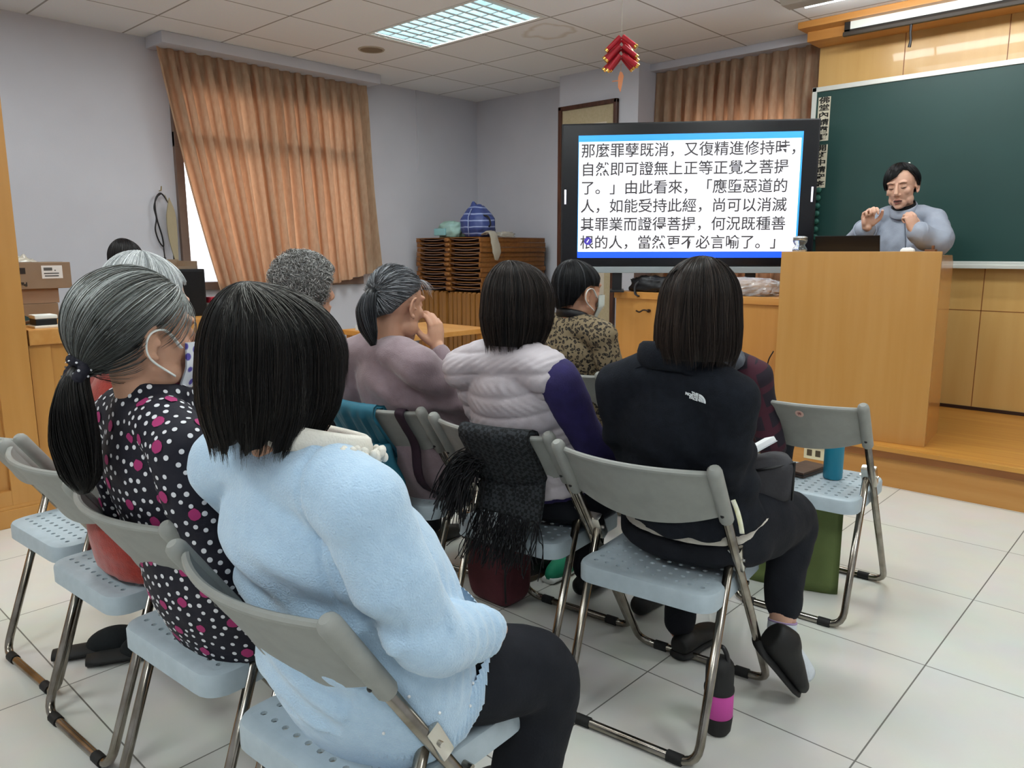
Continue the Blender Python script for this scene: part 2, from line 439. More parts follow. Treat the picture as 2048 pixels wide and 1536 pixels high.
# ================================================================ ceiling lamps
M_tube = mat('fluorescent_glow', '#ffffff', 0.5, emit='#e6fbff', estr=4.0)
M_louvre = mat('white_louvre', '#dff2f7', 0.35)
M_lhouse = mat('lamp_housing', '#eef6f8', 0.4)
def make_troffer(label, group):
    t = thing('ceiling_light', label, 'ceiling light', (LX[0], LY[0], ZC), group=group)
    W, D = .57, .27
    g = G()
    g.box((-W, -D, .105), (W, D, .115)); g.box((-W, -D, 0.0), (-W + .004, D, .11)); g.box((W - .004, -D, 0.0), (W, D, .11)); g.box((-W, -D, 0.0), (W, -D + .004, .11)); g.box((-W, D - .004, 0.0), (W, D, .11))
    g.build('housing', M_lhouse, t)
    g = G(); r = .012
    for (a, b_) in (((-W - .01, -D - .01), (W + .01, -D + r)), ((-W - .01, D - r), (W + .01, D + .01)), ((-W - .01, -D), (-W + r, D)), ((W - r, -D), (W + .01, D))): g.box((a[0], a[1], -.004), (b_[0], b_[1], .004))
    g.build('rim', M_white, t)
    # parabolic louvre: long blades with cross blades that thin towards the top
    g = G()
    for k in range(1, 4):
        y = -D + 2 * D * k / 4
        g.prism([(-.006, 0), (.006, 0), (.0015, .05), (-.0015, .05)], -W + .05, W - .05, M=[[0, 0, 1, 0], [1, 0, 0, y], [0, 1, 0, .002], [0, 0, 0, 1]])
    for k in range(13):
        x = -W + .05 + (2 * W - .1) * k / 12
        g.prism([(-.014, 0), (.014, 0), (.002, .045), (-.002, .045)], -D, D, M=[[1, 0, 0, x], [0, 0, 1, 0], [0, 1, 0, .003], [0, 0, 0, 1]])
    for s in (-1, 1): g.box((s * (W - .025) - .024, -D, .0), (s * (W - .025) + .024, D, .02))
    g.build('louvre', M_louvre, t)
    for k in range(4):
        y = -D + 2 * D * (k + .5) / 4
        G().cyl((-W + .05, y, .075), (W - .05, y, .075), .013, 10).build('tube', M_tube, t, smooth=True)
    return t
lamp = make_troffer('square-celled louvre ceiling light, bright, over the aisle by the left window', 'louvred ceiling lights')
LAMPS = [lamp]
for i, x in enumerate(LX):
    for j, y in enumerate(LY):
        if i == 0 and j == 0: continue
        c = copy_tree(lamp); c.location = (x, y, ZC)
        c['label'] = 'louvred ceiling light out of view, %s row and %s column of the ceiling' % (['stage-side', 'middle', 'rear'][j], ['window-side', 'middle', 'far'][i])
        LAMPS.append(c)
for i, t in enumerate(LAMPS):
    ld = bpy.data.lights.new('lamp_light', 'AREA'); ld.shape = 'RECTANGLE'; ld.size = 1.08; ld.size_y = .5
    ld.energy = LAMP_W; ld.color = (0.95, 1.0, 0.99); 
    lo = bpy.data.objects.new('lamp_light', ld); COL.objects.link(lo); lo.parent = t; lo.location = (0, 0, .002)

# board lamp trough at the top of the picture
bl = thing('board_lamp', 'grey-beige trough lamp hung under the ceiling in front of the board', 'lamp', (-1.12, 4.66, ZC))
g = G(); g.prism([(-.10, .0), (.10, .0), (.09, -.055), (.05, -.075), (-.06, -.075), (-.10, -.05)], -.98, 1.0, M=[[0, 0, 1, 0], [1, 0, 0, 0], [0, 1, 0, 0], [0, 0, 0, 1]])
g.build('trough', mat('beige_metal', '#a7a094', 0.5), bl)
G().cyl((-.9, .085, -.062), (.9, .085, -.062), .012, 10).build('tube', M_tube, bl, smooth=True)
ld = bpy.data.lights.new('lamp_light', 'AREA'); ld.shape = 'RECTANGLE'; ld.size = 1.8; ld.size_y = .06; ld.energy = 11.0
lo = bpy.data.objects.new('lamp_light', ld); COL.objects.link(lo); lo.parent = bl; lo.location = (0, .12, -.07); lo.rotation_euler = (math.radians(50), 0, 0)

# round ceiling speaker
sp = thing('ceiling_speaker', 'round tan ceiling loudspeaker grille beside the lit ceiling light', 'speaker', (-4.895, 3.735, ZC))
G().lathe([(0, -.004), (.082, -.004), (.085, 0)], 32).build('grille', mat('tan_mesh', '#8f7d66', 0.7, col2='#75664f', scale=300), sp)
G().lathe([(.083, -.001), (.085, -.007), (.096, -.006), (.1, 0)], 32).build('rim', mat('tan_rim', '#b3a896', 0.6), sp)
# ================================================================ grey folding chairs
M_seat = mat('pale_grey_plastic', '#a9b6be', 0.5, col2='#a2afb7', scale=30, bump=0.05, bscale=400)
M_backp = mat('mid_grey_plastic', '#93948f', 0.55, col2='#8d8e89', scale=30, bump=0.05, bscale=400)
M_bracket = mat('bright_steel', '#c8c4bc', 0.2, 1.0)
M_stick = mat('pink_sticker', '#d8b6ac', 0.6)
M_stick_t = mat('sticker_red', '#8c4b48', 0.6)
M_stick_w = mat('grey_white_sticker', '#c9c8c0', 0.6)

def seat_bm():
    """plate with rows of real round holes, rounded outline and a turned-down skirt; local origin chair floor centre"""
    X, Y0, Y1, Z = .19, -.205, .185, .43
    nx, ny, p, hr = 10, 10, .033, .0065
    g = G(); V = []; F = []
    cx0 = -(nx) * p / 2; cy0 = -.01 - ny * p / 2
    def vid(q): V.append(q); return len(V) - 1
    corner = {}; mid = {}
    for i in range(nx + 1):
        for j in range(ny + 1): corner[i, j] = vid((cx0 + i * p, cy0 + j * p, Z))
    for i in range(nx):
        for j in range(ny + 1): mid['h', i, j] = vid((cx0 + (i + .5) * p, cy0 + j * p, Z))
    for i in range(nx + 1):
        for j in range(ny): mid['v', i, j] = vid((cx0 + i * p, cy0 + (j + .5) * p, Z))
    for i in range(nx):
        for j in range(ny):
            ring = [corner[i, j], mid['h', i, j], corner[i + 1, j], mid['v', i + 1, j], corner[i + 1, j + 1], mid['h', i, j + 1], corner[i, j + 1], mid['v', i, j]]
            if (i + j) % 2 == 1 or True:
                c = (cx0 + (i + .5) * p, cy0 + (j + .5) * p); a0 = -3 * PI / 4; inn = []; low = []
                for k in range(8):
                    a = a0 + k * PI / 4
                    inn.append(vid((c[0] + hr * math.cos(a), c[1] + hr * math.sin(a), Z))); low.append(vid((c[0] + hr * math.cos(a), c[1] + hr * math.sin(a), Z - .006)))
                for k in range(8):
                    l = (k + 1) % 8; F.append((ring[k], ring[l], inn[l], inn[k])); F.append((inn[k], inn[l], low[l], low[k]))
    # border between hole field and rounded outline
    inner = [corner[0, 0]]
    for i in range(nx): inner += [mid['h', i, 0], corner[i + 1, 0]]
    for j in range(ny): inner += [mid['v', nx, j], corner[nx, j + 1]]
    for i in range(nx - 1, -1, -1): inner += [mid['h', i, ny], corner[i, ny]]
    for j in range(ny - 1, -1, -1): inner += [mid['v', 0, j], corner[0, j]]
    inner = inner[:-1]
    def outline(off, R):
        o = []
        for q in inner:
            x, y = V[q][0], V[q][1] + .01
            # scale the square to the seat, round its corners
            sx = x / (nx * p / 2); sy = y / (ny * p / 2); X2, Y2 = X + off, (Y1 - Y0) / 2 + off
            px, py = sx * X2, sy * Y2; ix, iy = X2 - R, Y2 - R
            if abs(px) > ix and abs(py) > iy:
                d = np.array([abs(px) - ix, abs(py) - iy]); d = d / (np.linalg.norm(d) + 1e-9) * R
                px, py = math.copysign(ix + d[0], px), math.copysign(iy + d[1], py)
            o.append((px, py + (Y0 + Y1) / 2))
        return o
    prev = inner
    for (off, z) in ((-.012, Z + .001), (-.003, Z - .003), (0, Z - .010), (0, Z - .048), (-.006, Z - .048), (-.008, Z - .012)):
        cur = [vid((x, y, z)) for x, y in outline(off, .05)]
        n = len(cur)
        for k in range(n): F.append((prev[k], prev[(k + 1) % n], cur[(k + 1) % n], cur[k]))
        prev = cur
    g.add(V, [tuple(reversed(f)) for f in F])
    return g

FY, FZ = -.27, .766           # top of the back
def make_chair():
    t = thing('folding_chair', 'x', 'chair', group='grey folding chairs')
    def legx(s): return s * .205
    # front frame: floor bar in front, uprights leaning back to the backrest
    P = [(-.205, FY + .02, FZ - .03), (-.205, .235, .012), (.205, .235, .012), (.205, FY + .02, FZ - .03)]
    G().tube(bend_path(P, .05, 6), .0115, 12).build('front_leg_frame', M_chrome, t, smooth=True)
    jy, jz = -.082, .505
    P = [(-.187, jy + .005, jz), (-.187, -.245, .012), (.187, -.245, .012), (.187, jy + .005, jz)]
    G().tube(bend_path(P, .05, 6), .0115, 12).build('rear_leg_frame', M_chrome, t, smooth=True)
    for s in (-1, 1):
        g = G(); M = frame((s * .196, jy, jz - .005), (0, -.48, .87), (0, .87, .48))
        g.box((-.024, -.045, -.014), (.024, .03, .014), .007, M=M); g.cyl((s * .225, jy, jz - .012), (s * .166, jy, jz - .012), .005, 8)
        g.build('bracket', M_bracket, t, smooth='auto')
    for s in (-1, 1):
        g = G(); g.box((s * .1715 - .0065, -.155, .396), (s * .1715 + .0065, .13, .412))
        g.cyl((s * .21, .0, .40), (s * .17, .0, .40), .006, 8); g.cyl((s * .19, -.11, .408), (s * .17, -.11, .408), .006, 8)
        g.build('seat_rail', M_chrome, t)
    for (x, y) in ((-.13, .235), (.13, .235), (-.13, -.245), (.13, -.245)):
        G().tube([(x - .02, y, .012), (x + .02, y, .012)], .0145, 10, flat=1.0).build('foot_pad', M_rubber, t, smooth='auto')
    seat_bm().build('seat', M_seat, t, smooth='auto')
    # backrest: curved panel between two sleeves
    g = G(); nu, nv = 25, 10; A = []
    d = np.array([0, .515, -.763]); d /= np.linalg.norm(d)           # down along the uprights
    nrm = np.array([0, -d[2], d[1]]); nrm = np.array([0, .829, .559])
    top = np.array([0, FY + .018, FZ - .018])
    for k, off in ((0, .0045), (1, -.0045)):
        for i in range(nu):
            u = -1 + 2 * i / (nu - 1); x = u * .2
            ht = .135 + .055 * (1 - u * u); dp = -.052 * (1 - u * u)
            for j in range(nv):
                v = j / (nv - 1); q = top + d * (v * ht) + np.array([0, 1, 0]) * (dp) + nrm * off
                if j in (0, nv - 1): q = q + nrm * (off * .6)
                A.append((x, q[1], q[2]))
    n1 = nu * nv; F = []
    for i in range(nu - 1):
        for j in range(nv - 1):
            a = i * nv + j; F.append((a, a + nv, a + nv + 1, a + 1)); b_ = n1 + a; F.append((b_, b_ + 1, b_ + nv + 1, b_ + nv))
        F.append((i * nv, n1 + i * nv, n1 + (i + 1) * nv, (i + 1) * nv)); e = nv - 1
        F.append((i * nv + e, (i + 1) * nv + e, n1 + (i + 1) * nv + e, n1 + i * nv + e))
    g.add(A, F)
    # rolled rims along top and bottom edges
    for j, r in ((0, .0075), (nv - 1, .006)):
        g.tube([(np.array(A[i * nv + j]) + np.array(A[n1 + i * nv + j])) / 2 for i in range(nu)], r, 8)
    for s in (-1, 1):
        p0 = np.array([s * .205, FY, FZ]); 
        g.tube([p0 - d * .004, p0 + d * .002, p0 + d * .012, p0 + d * .175, p0 + d * .18], [.009, .0155, .018, .0175, .0155], 14)
        g.ell(p0 + d * .145 - nrm * .0165, (.005, .004, .005), 8, 6, 1)
    g.build('backrest', [M_backp, M_black], t, smooth='auto')
    return t
CH = make_chair()
CHAIRS = {}
def chair(key, x, y, deg, label, sticker=None):
    t = CH if not CHAIRS else copy_tree(CH)
    t.location = (x, y, 0); t.rotation_euler = (0, 0, math.radians(deg)); t['label'] = label
    CHAIRS[key] = t
    return t
def add_sticker(t, m, u, v, txt=None):
    d = np.array([0, .515, -.763]); d /= np.linalg.norm(d); x = u * .2
    q = np.array([x, FY + .018, FZ - .018]) + d * v + np.array([0, -.052 * (1 - u * u), 0]) - np.array([0, .829, .559]) * .0062
    slope = .052 * 2 * u / .2 * 1.0
    M = frame(q, -d, (slope * -1, -.829, -.559)); M2 = np.eye(4); M2[:3, 0] = M[:3, 0]; M2[:3, 1] = M[:3, 1]; M2[:3, 2] = M[:3, 2]; M2[:3, 3] = q
    s = G().lathe([(0, 0), (.014, 0), (.014, .0008), (0, .0009)], 20, M=M2).build('sticker', m, t)
    if txt:
        M3 = M2.copy(); M3[:3, 3] = q + M2[:3, 2] * .0009
        text_mesh('lettering', txt, .014, M3, M_stick_t, s)
chair('front', -1.03, .775, 3, 'grey folding chair under the person in the pale blue sweater, nearest of all')
chair('polka', -1.545, .78, 4, 'grey folding chair under the person in the polka dot blouse')
chair('red', -2.045, .785, 4, 'grey folding chair under the white-haired person in red')
chair('empty_left', -2.49, .80, 4, 'empty grey folding chair at the left end of the nearest row')
chair('fleece', -1.018, 1.74, 7, 'grey folding chair under the person in the black logo jacket')
chair('vest', -1.495, 1.745, 6, 'grey folding chair with a black scarf hung over its back')
chair('mauve', -2.005, 1.71, 10, 'grey folding chair with a teal jacket and bag strap over its back')
chair('curly', -2.49, 1.72, 9, 'grey folding chair under the curly grey-haired person')
chair('bottle', -1.005, 2.70, 4, 'unoccupied grey folding chair holding a teal bottle and brown wallet')
chair('plaid', -1.48, 2.66, 6, 'grey folding chair under the person in plaid hidden ahead of the black jacket')
chair('leopard', -1.985, 2.66, 3, 'grey folding chair under the person in the leopard print blouse')
chair('far', -2.49, 2.66, 3, 'grey folding chair left of the leopard print person, back mostly hidden')
add_sticker(CHAIRS['bottle'], M_stick, .10, .03, '佛')
add_sticker(CHAIRS['vest'], M_stick_w, -.15, .045)
# ================================================================ curtains
def curtain_mat():
    m = bpy.data.materials.new('tan_curtain_cloth'); m.use_nodes = True
    N, L = m.node_tree.nodes, m.node_tree.links
    for n in list(N): N.remove(n)
    out = N.new('ShaderNodeOutputMaterial'); mx = N.new('ShaderNodeMixShader'); d = N.new('ShaderNodeBsdfDiffuse'); t = N.new('ShaderNodeBsdfTranslucent')
    tc = N.new('ShaderNodeTexCoord'); mp = N.new('ShaderNodeMapping'); mp.inputs['Scale'].default_value = (18, 18, 5); L.new(tc.outputs['Object'], mp.inputs[0])
    nz = N.new('ShaderNodeTexNoise'); nz.inputs['Scale'].default_value = 3.0; nz.inputs['Detail'].default_value = 5; L.new(mp.outputs[0], nz.inputs['Vector'])
    cr = N.new('ShaderNodeValToRGB'); e = cr.color_ramp.elements; e[0].position = .3; e[0].color = lin('#9d907a'); e[1].position = .7; e[1].color = lin('#b9ab94')
    L.new(nz.outputs['Fac'], cr.inputs['Fac']); L.new(cr.outputs['Color'], d.inputs['Color']); t.inputs['Color'].default_value = lin('#f0ab7c')
    bp = N.new('ShaderNodeBump'); bp.inputs['Strength'].default_value = .15; bp.inputs['Distance'].default_value = .003
    n2 = N.new('ShaderNodeTexNoise'); n2.inputs['Scale'].default_value = 260; L.new(tc.outputs['Object'], n2.inputs['Vector']); L.new(n2.outputs['Fac'], bp.inputs['Height']); L.new(bp.outputs[0], d.inputs['Normal'])
    mx.inputs['Fac'].default_value = .42; L.new(d.outputs[0], mx.inputs[1]); L.new(t.outputs[0], mx.inputs[2]); L.new(mx.outputs[0], out.inputs['Surface'])
    return m
M_curt = curtain_mat()

def curtain(name, label, P0, P1, out, npl, seed, amp=.045):
    """P0(t) / P1(t): left and right edge points for t 0 (top) .. 1 (hem); pleats push along out"""
    r = np.random.default_rng(seed); nu, nv = npl * 14 + 1, 46
    ph = np.cumsum(r.uniform(.8, 1.2, npl + 1)); ph = (ph - ph[0]) / (ph[-1] - ph[0]) * npl
    out = np.array(out, float); V = np.zeros((nv, nu, 3)); w1, w2 = r.uniform(0, 6, 2); am = r.uniform(.65, 1.25, npl + 2)
    for j in range(nv):
        t = j / (nv - 1); a = np.array(P0(t)); b = np.array(P1(t)); z0 = a[2] + 0
        u = np.linspace(0, 1, nu); s = np.interp(u * npl, np.arange(npl + 1), ph)
        k = np.clip(s.astype(int), 0, npl); A = am[k] * (1 - (s - k)) + am[np.minimum(k + 1, npl + 1)] * (s - k)
        fl = min(1, .55 + t * 2.2)
        wob = .35 * np.sin(s * 1.3 + w1 + t * 2.1) * t
        c = np.cos(2 * PI * (s + .12 * t * np.sin(s * .9 + w2)) + wob)
        sharp = np.where(c > 0, np.abs(c) ** .8, -np.abs(c) ** 1.3)
        off = amp * fl * A * sharp + .012 * np.sin(4.3 * s + 5 * t) * t + .006 * np.sin(9 * s + 2 * w1) * (1 - abs(t - .15))
        if t < .05: off = amp * .5 * A * c
        sfold = am[np.minimum(k + 1, npl + 1)] - .65; slide = (.05 + .20 * sfold) / npl * np.sin(4 * PI * s + wob) * fl * np.clip(np.minimum(u, 1 - u) * npl, 0, 1)
        V[j] = a + np.outer(u + slide, b - a) + np.outer(off, out)
    V = V.reshape(-1, 3); i, j = np.meshgrid(np.arange(nu - 1), np.arange(nv - 1)); q = (j * nu + i).ravel()
    F = np.stack([q, q + 1, q + nu + 1, q + nu], 1)
    base = V.min(0); o = link_mesh(name, V - V[0], F, M_curt, None, True); o.location = V[0]
    return tag(o, label, 'curtain')

XCUR = -5.672
def e1(t): return (XCUR + .01 * t, 2.455 + .36 * t ** 1.25, 2.672 - t * 1.80)
def e2(t): return (XCUR, 3.405 + .09 * t, 2.672 - t * 1.78)
def e3(t): return (XCUR - .012, 3.400 + .10 * t, 2.672 - t * 1.78)
def e4(t): return (XCUR, 4.255 + .10 * t ** 1.5, 2.672 - t * 1.60)
curtain('curtain', 'tan curtain half glowing orange, drawn aside at its lower left corner by the window gap', e1, e2, (1, 0, 0), 10, 3, .038)
curtain('curtain', 'tan curtain half glowing orange, nearer the room corner with the stacked tables', e3, e4, (1, 0, 0), 8, 5, .038)
curtain('curtain', 'dim greyish tan curtain above and behind the large screen', lambda t: (-3.615, 5.66, 2.69 - t * 1.75), lambda t: (-2.262, 5.66, 2.69 - t * 1.75), (0, -1, 0), 13, 9, amp=.035)

# ================================================================ framed scroll on the column
fr = thing('framed_scroll', 'tall dark wood framed scroll hanging on the wall column behind the screen', 'picture', (-4.12, 5.40, .59))
g = G(); W_, H_ = .31, 1.88
for (a, b) in (((-W_, 0), (-W_ + .035, H_)), ((W_ - .035, 0), (W_, H_)), ((-W_, 0), (W_, .035)), ((-W_, H_ - .035), (W_, H_))): g.box((a[0], -.03, a[1]), (b[0], .004, b[1]), .006)
g.build('frame', mat('dark_walnut', '#40251a', 0.4, col2='#543224', scale=4, stretch=(8, 8, 1)), fr)
G().box((-W_ + .02, -.010, .02), (W_ - .02, .003, H_ - .02)).build('mount', mat('olive_beige_silk', '#b9ab8c', 0.8, col2='#b2a484', scale=60), fr)
G().box((-.20, -.0115, .16), (.20, -.009, H_ - .17)).build('scroll_paper', mat('ivory_paper', '#cfc6b6', 0.8, col2='#c8bead', scale=12), fr)

# ================================================================ green board
bd = thing('green_board', 'big green writing board with a pale metal frame on the wooden front wall', 'board', (-2.265, 5.545, 1.14))
BW, BH = 3.7, 1.215
M_board = mat('green_board_enamel', '#163a36', 0.45, col2='#193e3a', scale=2.5, detail=6, bump=.02, bscale=300)
G().box((.01, -.012, .01), (BW - .01, .02, BH - .01)).build('writing_surface', M_board, bd)
M_alu = mat('pale_aluminium', '#cfd2cc', 0.4, 0.3)
g = G(); r = .032
for (a, b) in (((0, 0), (BW, r)), ((0, BH - r), (BW, BH)), ((0, 0), (r, BH)), ((BW - r, 0), (BW, BH))): g.box((a[0], -.022, a[1]), (b[0], .022, b[1]), .004)
g.build('frame', M_alu, bd)
G().box((0, -.055, -.012), (BW, .012, .012), .004).build('chalk_ledge', M_alu, bd)
M_paper = mat('cream_paper', '#cfc9b4', 0.8, col2='#c6bfa9', scale=10)
M_ink = mat('black_ink', '#1d1c1a', 0.8)
def strip(z1, words, label):
    n = len(words); s = .0487
    o = thing('paper_strip', label, 'sign', (-2.178, 5.5315, z1 - n * s))
    G().box((-.042, -.001, 0), (.042, .001, n * s)).build('paper', M_paper, o)
    M = np.array([[1, 0, 0, 0], [0, 0, -1, -.0016], [0, 1, 0, 0], [0, 0, 0, 1.0]])
    for k, w_ in enumerate(words):
        M2 = M.copy(); M2[2, 3] = n * s - (k + .5) * s; M2[0, 3] = 0; M2[2, 1] = .60
        text_mesh('lettering', w_, .076, M2, M_ink, o, bold=.0018)
    return o
strip(2.285, '佛堂內請肅靜', 'upper cream paper strip of black characters down the left edge of the green board')
strip(1.967, '開班中請守序', 'lower cream paper strip of black characters, just above the round green magnets')
M_mag = mat('green_magnet', '#2c6156', 0.4)
for k in range(7):
    z = 1.285 + .054 * (6 - k)
    q = tag(G().lathe([(0, 0), (.020, 0), (.02, .008), (.014, .013), (0, .014)], 18, M=[[1, 0, 0, 0], [0, 0, -1, 0], [0, 1, 0, 0], [0, 0, 0, 1]]).build('magnet', M_mag, None, True),
            'green round magnet on the board edge, %s from the top of the column' % ['first', 'second', 'third', 'fourth', 'fifth', 'sixth', 'seventh'][k], 'magnet', 'green magnets on the board')
    q.location = (-2.178 - .001 * k, 5.5328, z + .05)
q = tag(G().ell((0, 0, 0), (.008, .004, .007), 8, 6).build('chalk_crumb', M_white, None, True), 'tiny white speck stuck on the green board left of the lecturer', 'speck'); q.location = tuple(Vector((-1.60, 5.531, 1.80)))

# ================================================================ rolled-down projection screen
ps = thing('projection_screen', 'white projection screen edge with black border rolled down over the wooden wall', 'screen', (-1.992, 5.31, 2.600))
G().box((.035, -.002, .035), (3.4, .002, .0875)).build('screen_fabric', mat('screen_white', '#dfe6df', 0.7), ps)
g = G(); g.box((0, -.004, .03), (.036, .004, .0875)); g.box((0, -.004, .022), (3.43, .004, .04)); g.build('border', mat('screen_border', '#1b1712', 0.7), ps)
G().box((-.005, -.016, 0), (3.44, .016, .026), .006).build('bottom_bar', mat('dark_bar', '#2c2318', 0.5), ps)
g = G(); g.tube([(.40, 0, .0), (.40, 0, -.05), (.405, 0, -.09), (.40, 0, -.13)], [.009, .007, .008, .010], 8); g.build('pull_handle', M_black, ps)

# ================================================================ interactive display with the slide
DISP_A = math.radians(35.58)
dp = thing('display', 'large black-bezelled interactive display showing a white slide of Chinese text', 'display', (-2.825, 4.833, .952), DISP_A)
zb, zt, hw = 1.130 - .952, 2.116 - .952, .871
M_bez = mat('black_bezel', '#0c0d12', 0.25)
M_bez_o = mat('dark_edge', '#141519', 0.35)
g = G(); g.box((-hw, .0, zb), (hw, .065, zt), .008); g.build('bezel', M_bez_o, dp)
G().box((-hw + .012, -.004, zb + .012), (hw - .012, .003, zt - .012)).build('front_glass', M_bez, dp)
G().box((-hw - .003, -.010, zb - .045), (hw + .003, .05, zb), .006).build('pen_tray', mat('silver_grey_plastic', '#8e979b', 0.4), dp)
# measured from the photograph: picture area inside the bezel
sx0, sx1, sz0, sz1 = -.752, .762, zb + .062, zt - .082
M_scr = mat('lit_screen', '#ffffff', 0.3, emit='#e6e6f4', estr=0.80)
M_scr_b1 = mat('lit_blue_light', '#3f9be0', 0.3, emit='#2f90dd', estr=.9)
M_scr_b2 = mat('lit_blue_deep', '#2358e0', 0.3, emit='#1d50e6', estr=.95)
M_scr_i = mat('screen_ink', '#3c3a3c', 0.4, emit='#3a383a', estr=.6)
G().box((sx0, -.0052, sz0), (sx1, -.0035, sz1)).build('picture', M_scr, dp)
G().box((sx0, -.0060, sz1 - .043), (sx1, -.0050, sz1)).build('top_stripe', M_scr_b1, dp)
G().box((sx0, -.0060, sz0), (sx1, -.0050, sz0 + .043)).build('bottom_stripe', M_scr_b2, dp)
g = G(); g.box((sx1 - .012, -.0060, sz0 + .03), (sx1, -.0050, sz1 - .03)); g.box((sx0, -.0060, sz0 + .04), (sx0 + .004, -.0050, sz1 - .04)); g.build('side_stripe', M_scr_b1, dp)
LINES = ['那麼罪孽既消，又復精進修持時，', '自然即可證無上正等正覺之菩提', '了。」由此看來，「應墮惡道的', '人，如能受持此經，尚可以消滅', '其罪業而證得菩提，何況既種善', '根的人，當然更不必言喻了。」']
span = sz1 - sz0 - .086
for k, tx in enumerate(LINES):
    z = sz1 - .043 - span * (k + .5) / 6 - .004
    M = np.array([[1, 0, 0, sx0 + .018], [0, 0, -1, -.0056], [0, 1, 0, z], [0, 0, 0, 1.0]])
    text_mesh('lettering', tx, 1.010 * .1, M, M_scr_i, dp, align='LEFT', bold=.0010, shear=.0)
g = G(); g.lathe([(0, 0), (.027, 0), (.027, .0008), (0, .0009)], 24, M=[[1, 0, 0, sx0 + .075], [0, 0, -1, -.0062], [0, 1, 0, sz0 + .118], [0, 0, 0, 1]])
g.build('pen_cursor', mat('lit_purple', '#4b3fa0', 0.4, emit='#40349a', estr=.7), dp)
g = G(); g.tube([(sx0 + .068, -.0076, sz0 + .108), (sx0 + .082, -.0076, sz0 + .129)], [.004, .0025], 6); g.build('pen_mark', M_scr, dp)
for x in (-hw + .030, hw - .030): G().tube([(x, -.0045, (zb + zt) / 2 - .055), (x, -.0045, (zb + zt) / 2 + .045)], .0065, 8).build('bezel_light', mat('bezel_light_strip', '#f0f0ff', 0.3, emit='#eeeeff', estr=.9), dp, True)
g = G(); g.box((-.50, .02, .0), (-.43, .05, zb + .1), .004); g.build('stand_post', M_black, dp)
g = G(); g.box((.43, .02, .0), (.50, .05, zb + .1), .004); g.build('stand_post', M_black, dp)
for s in (-1, 1): G().box((s * .465 - .05, -.10, .0), (s * .465 + .05, .16, .014), .004).build('stand_foot', M_black, dp)

# ================================================================ desk below the display
dk = thing('desk', 'wooden desk on the stage under the large display', 'desk', (-3.275, 4.63, .222))
DW = 1.36
g = G(); g.box((.012, .012, 0), (DW - .012, .62, .68)); g.build('body', M_wood, dk)
g = G(); g.box((0, 0, .68), (DW, .64, .729), .004); g.build('desktop', M_wood_h, dk)
g = G(); g.cyl((.30, -.004, .60), (.30, .014, .60), .012, 12); g.tube(smooth_path([(.30, -.004, .60), (.27, -.02, .605), (.24, -.024, .59), (.21, -.02, .597)], 5), .006, 8); g.build('key_handle', mat('dark_bronze', '#3a2c22', 0.4, 0.6), dk)

# black bag and shiny wrapped stack on the desk
def lumpy(name, c, r, m, seed, amp=.12, n=40, freq=3.0, flat=None, parent=None, sub=0):
    v, f = ell((0, 0, 0), (1, 1, 1), n, n // 2)
    out = []
    for q in v:
        k = 1 + amp * noise.fractal(Vector((q[0] * freq + seed, q[1] * freq, q[2] * freq)), 1.0, 2.0, 4)
        p = np.sign(q) * np.abs(q) ** .75 * k
        out.append(p * np.array(r))
    out = np.array(out)
    if flat is not None: out[:, 2] = np.maximum(out[:, 2], flat)
    o = link_mesh(name, out, f, m, parent, True)
    o.location = tuple(map(float, c))
    return o
bb = lumpy('black_bag', (-3.03, 4.725, .951 + .047), (.150, .075, .065), mat('black_nylon', '#15161a', 0.5, bump=.3, bscale=40), 3, .22, flat=-.0465)
tag(bb, 'crumpled black bag on the desk beneath the left part of the display', 'bag')
G().tube(smooth_path([(-.05, -.06, .03), (-.06, -.095, -.01), (-.05, -.108, -.06), (-.02, -.110, -.075)], 5), .013, 8, flat=.4).build('strap', mat('black_nylon'), bb, True)
wr = lumpy('wrapped_stack', (-2.30, 4.76, .952 + .044), (.20, .12, .062), mat('brown_contents', '#7a5a48', 0.5, col2='#a58a78', scale=14, contrast=(.4, .6)), 8, .12, flat=-.044)
tag(wr, 'brown goods in crinkled shiny clear wrapping on the desk beside the podium', 'package')
v, f = ell((0, 0, 0), (1, 1, 1), 48, 24); o_ = []
for q in v:
    k = 1.06 + .16 * noise.fractal(Vector((q[0] * 6, q[1] * 6 + 4, q[2] * 6)), 1.0, 2.0, 4)
    o_.append(np.sign(q) * np.abs(q) ** .75 * k * np.array((.205, .125, .066)))
o_ = np.array(o_); o_[:, 2] = np.maximum(o_[:, 2], -.0435)
M_clear = mat('clear_plastic_film', '#eef2f4', 0.12, alpha=.28, spec=1.0)
link_mesh('plastic_wrap', o_, f, M_clear, wr, False)

# ================================================================ podium
pd = thing('podium', 'large plain honey-wood lectern at the stage edge', 'lectern', (-1.458, 4.278, .222), math.radians(6))
PH = 1.013
M_pod = mat('lectern_veneer', '#b58446', 0.32, col2='#bb8b4e', scale=2.0, stretch=(10, 10, .5), detail=5, coat=.25)
M_pod_s = mat('lectern_veneer_side', '#b5793a', 0.25, col2='#bf8546', scale=2.0, stretch=(10, 10, .5), detail=5, coat=.4)
G().box((-.40, 0, 0), (.40, .02, PH), .003).build('front_panel', M_pod, pd)
for s in (-1, 1):
    o = G().prism([(.0205, 0), (.42, 0), (.42, PH - .06), (.36, PH - .02), (.10, PH - .0205), (.0205, PH - .0205)], s * .3885 - .0115, s * .3885 + .0115, M=[[0, 0, 1, 0], [1, 0, 0, 0], [0, 1, 0, 0], [0, 0, 0, 1]])
    o.build('side_panel', M_pod_s, pd)
G().box((-.376, .0205, PH - .05), (.376, .40, PH - .02)).build('reading_top', M_pod, pd)
G().box((-.376, .0205, .45), (.376, .38, .47)).build('shelf', M_pod, pd)
PT = .222 + PH - .02
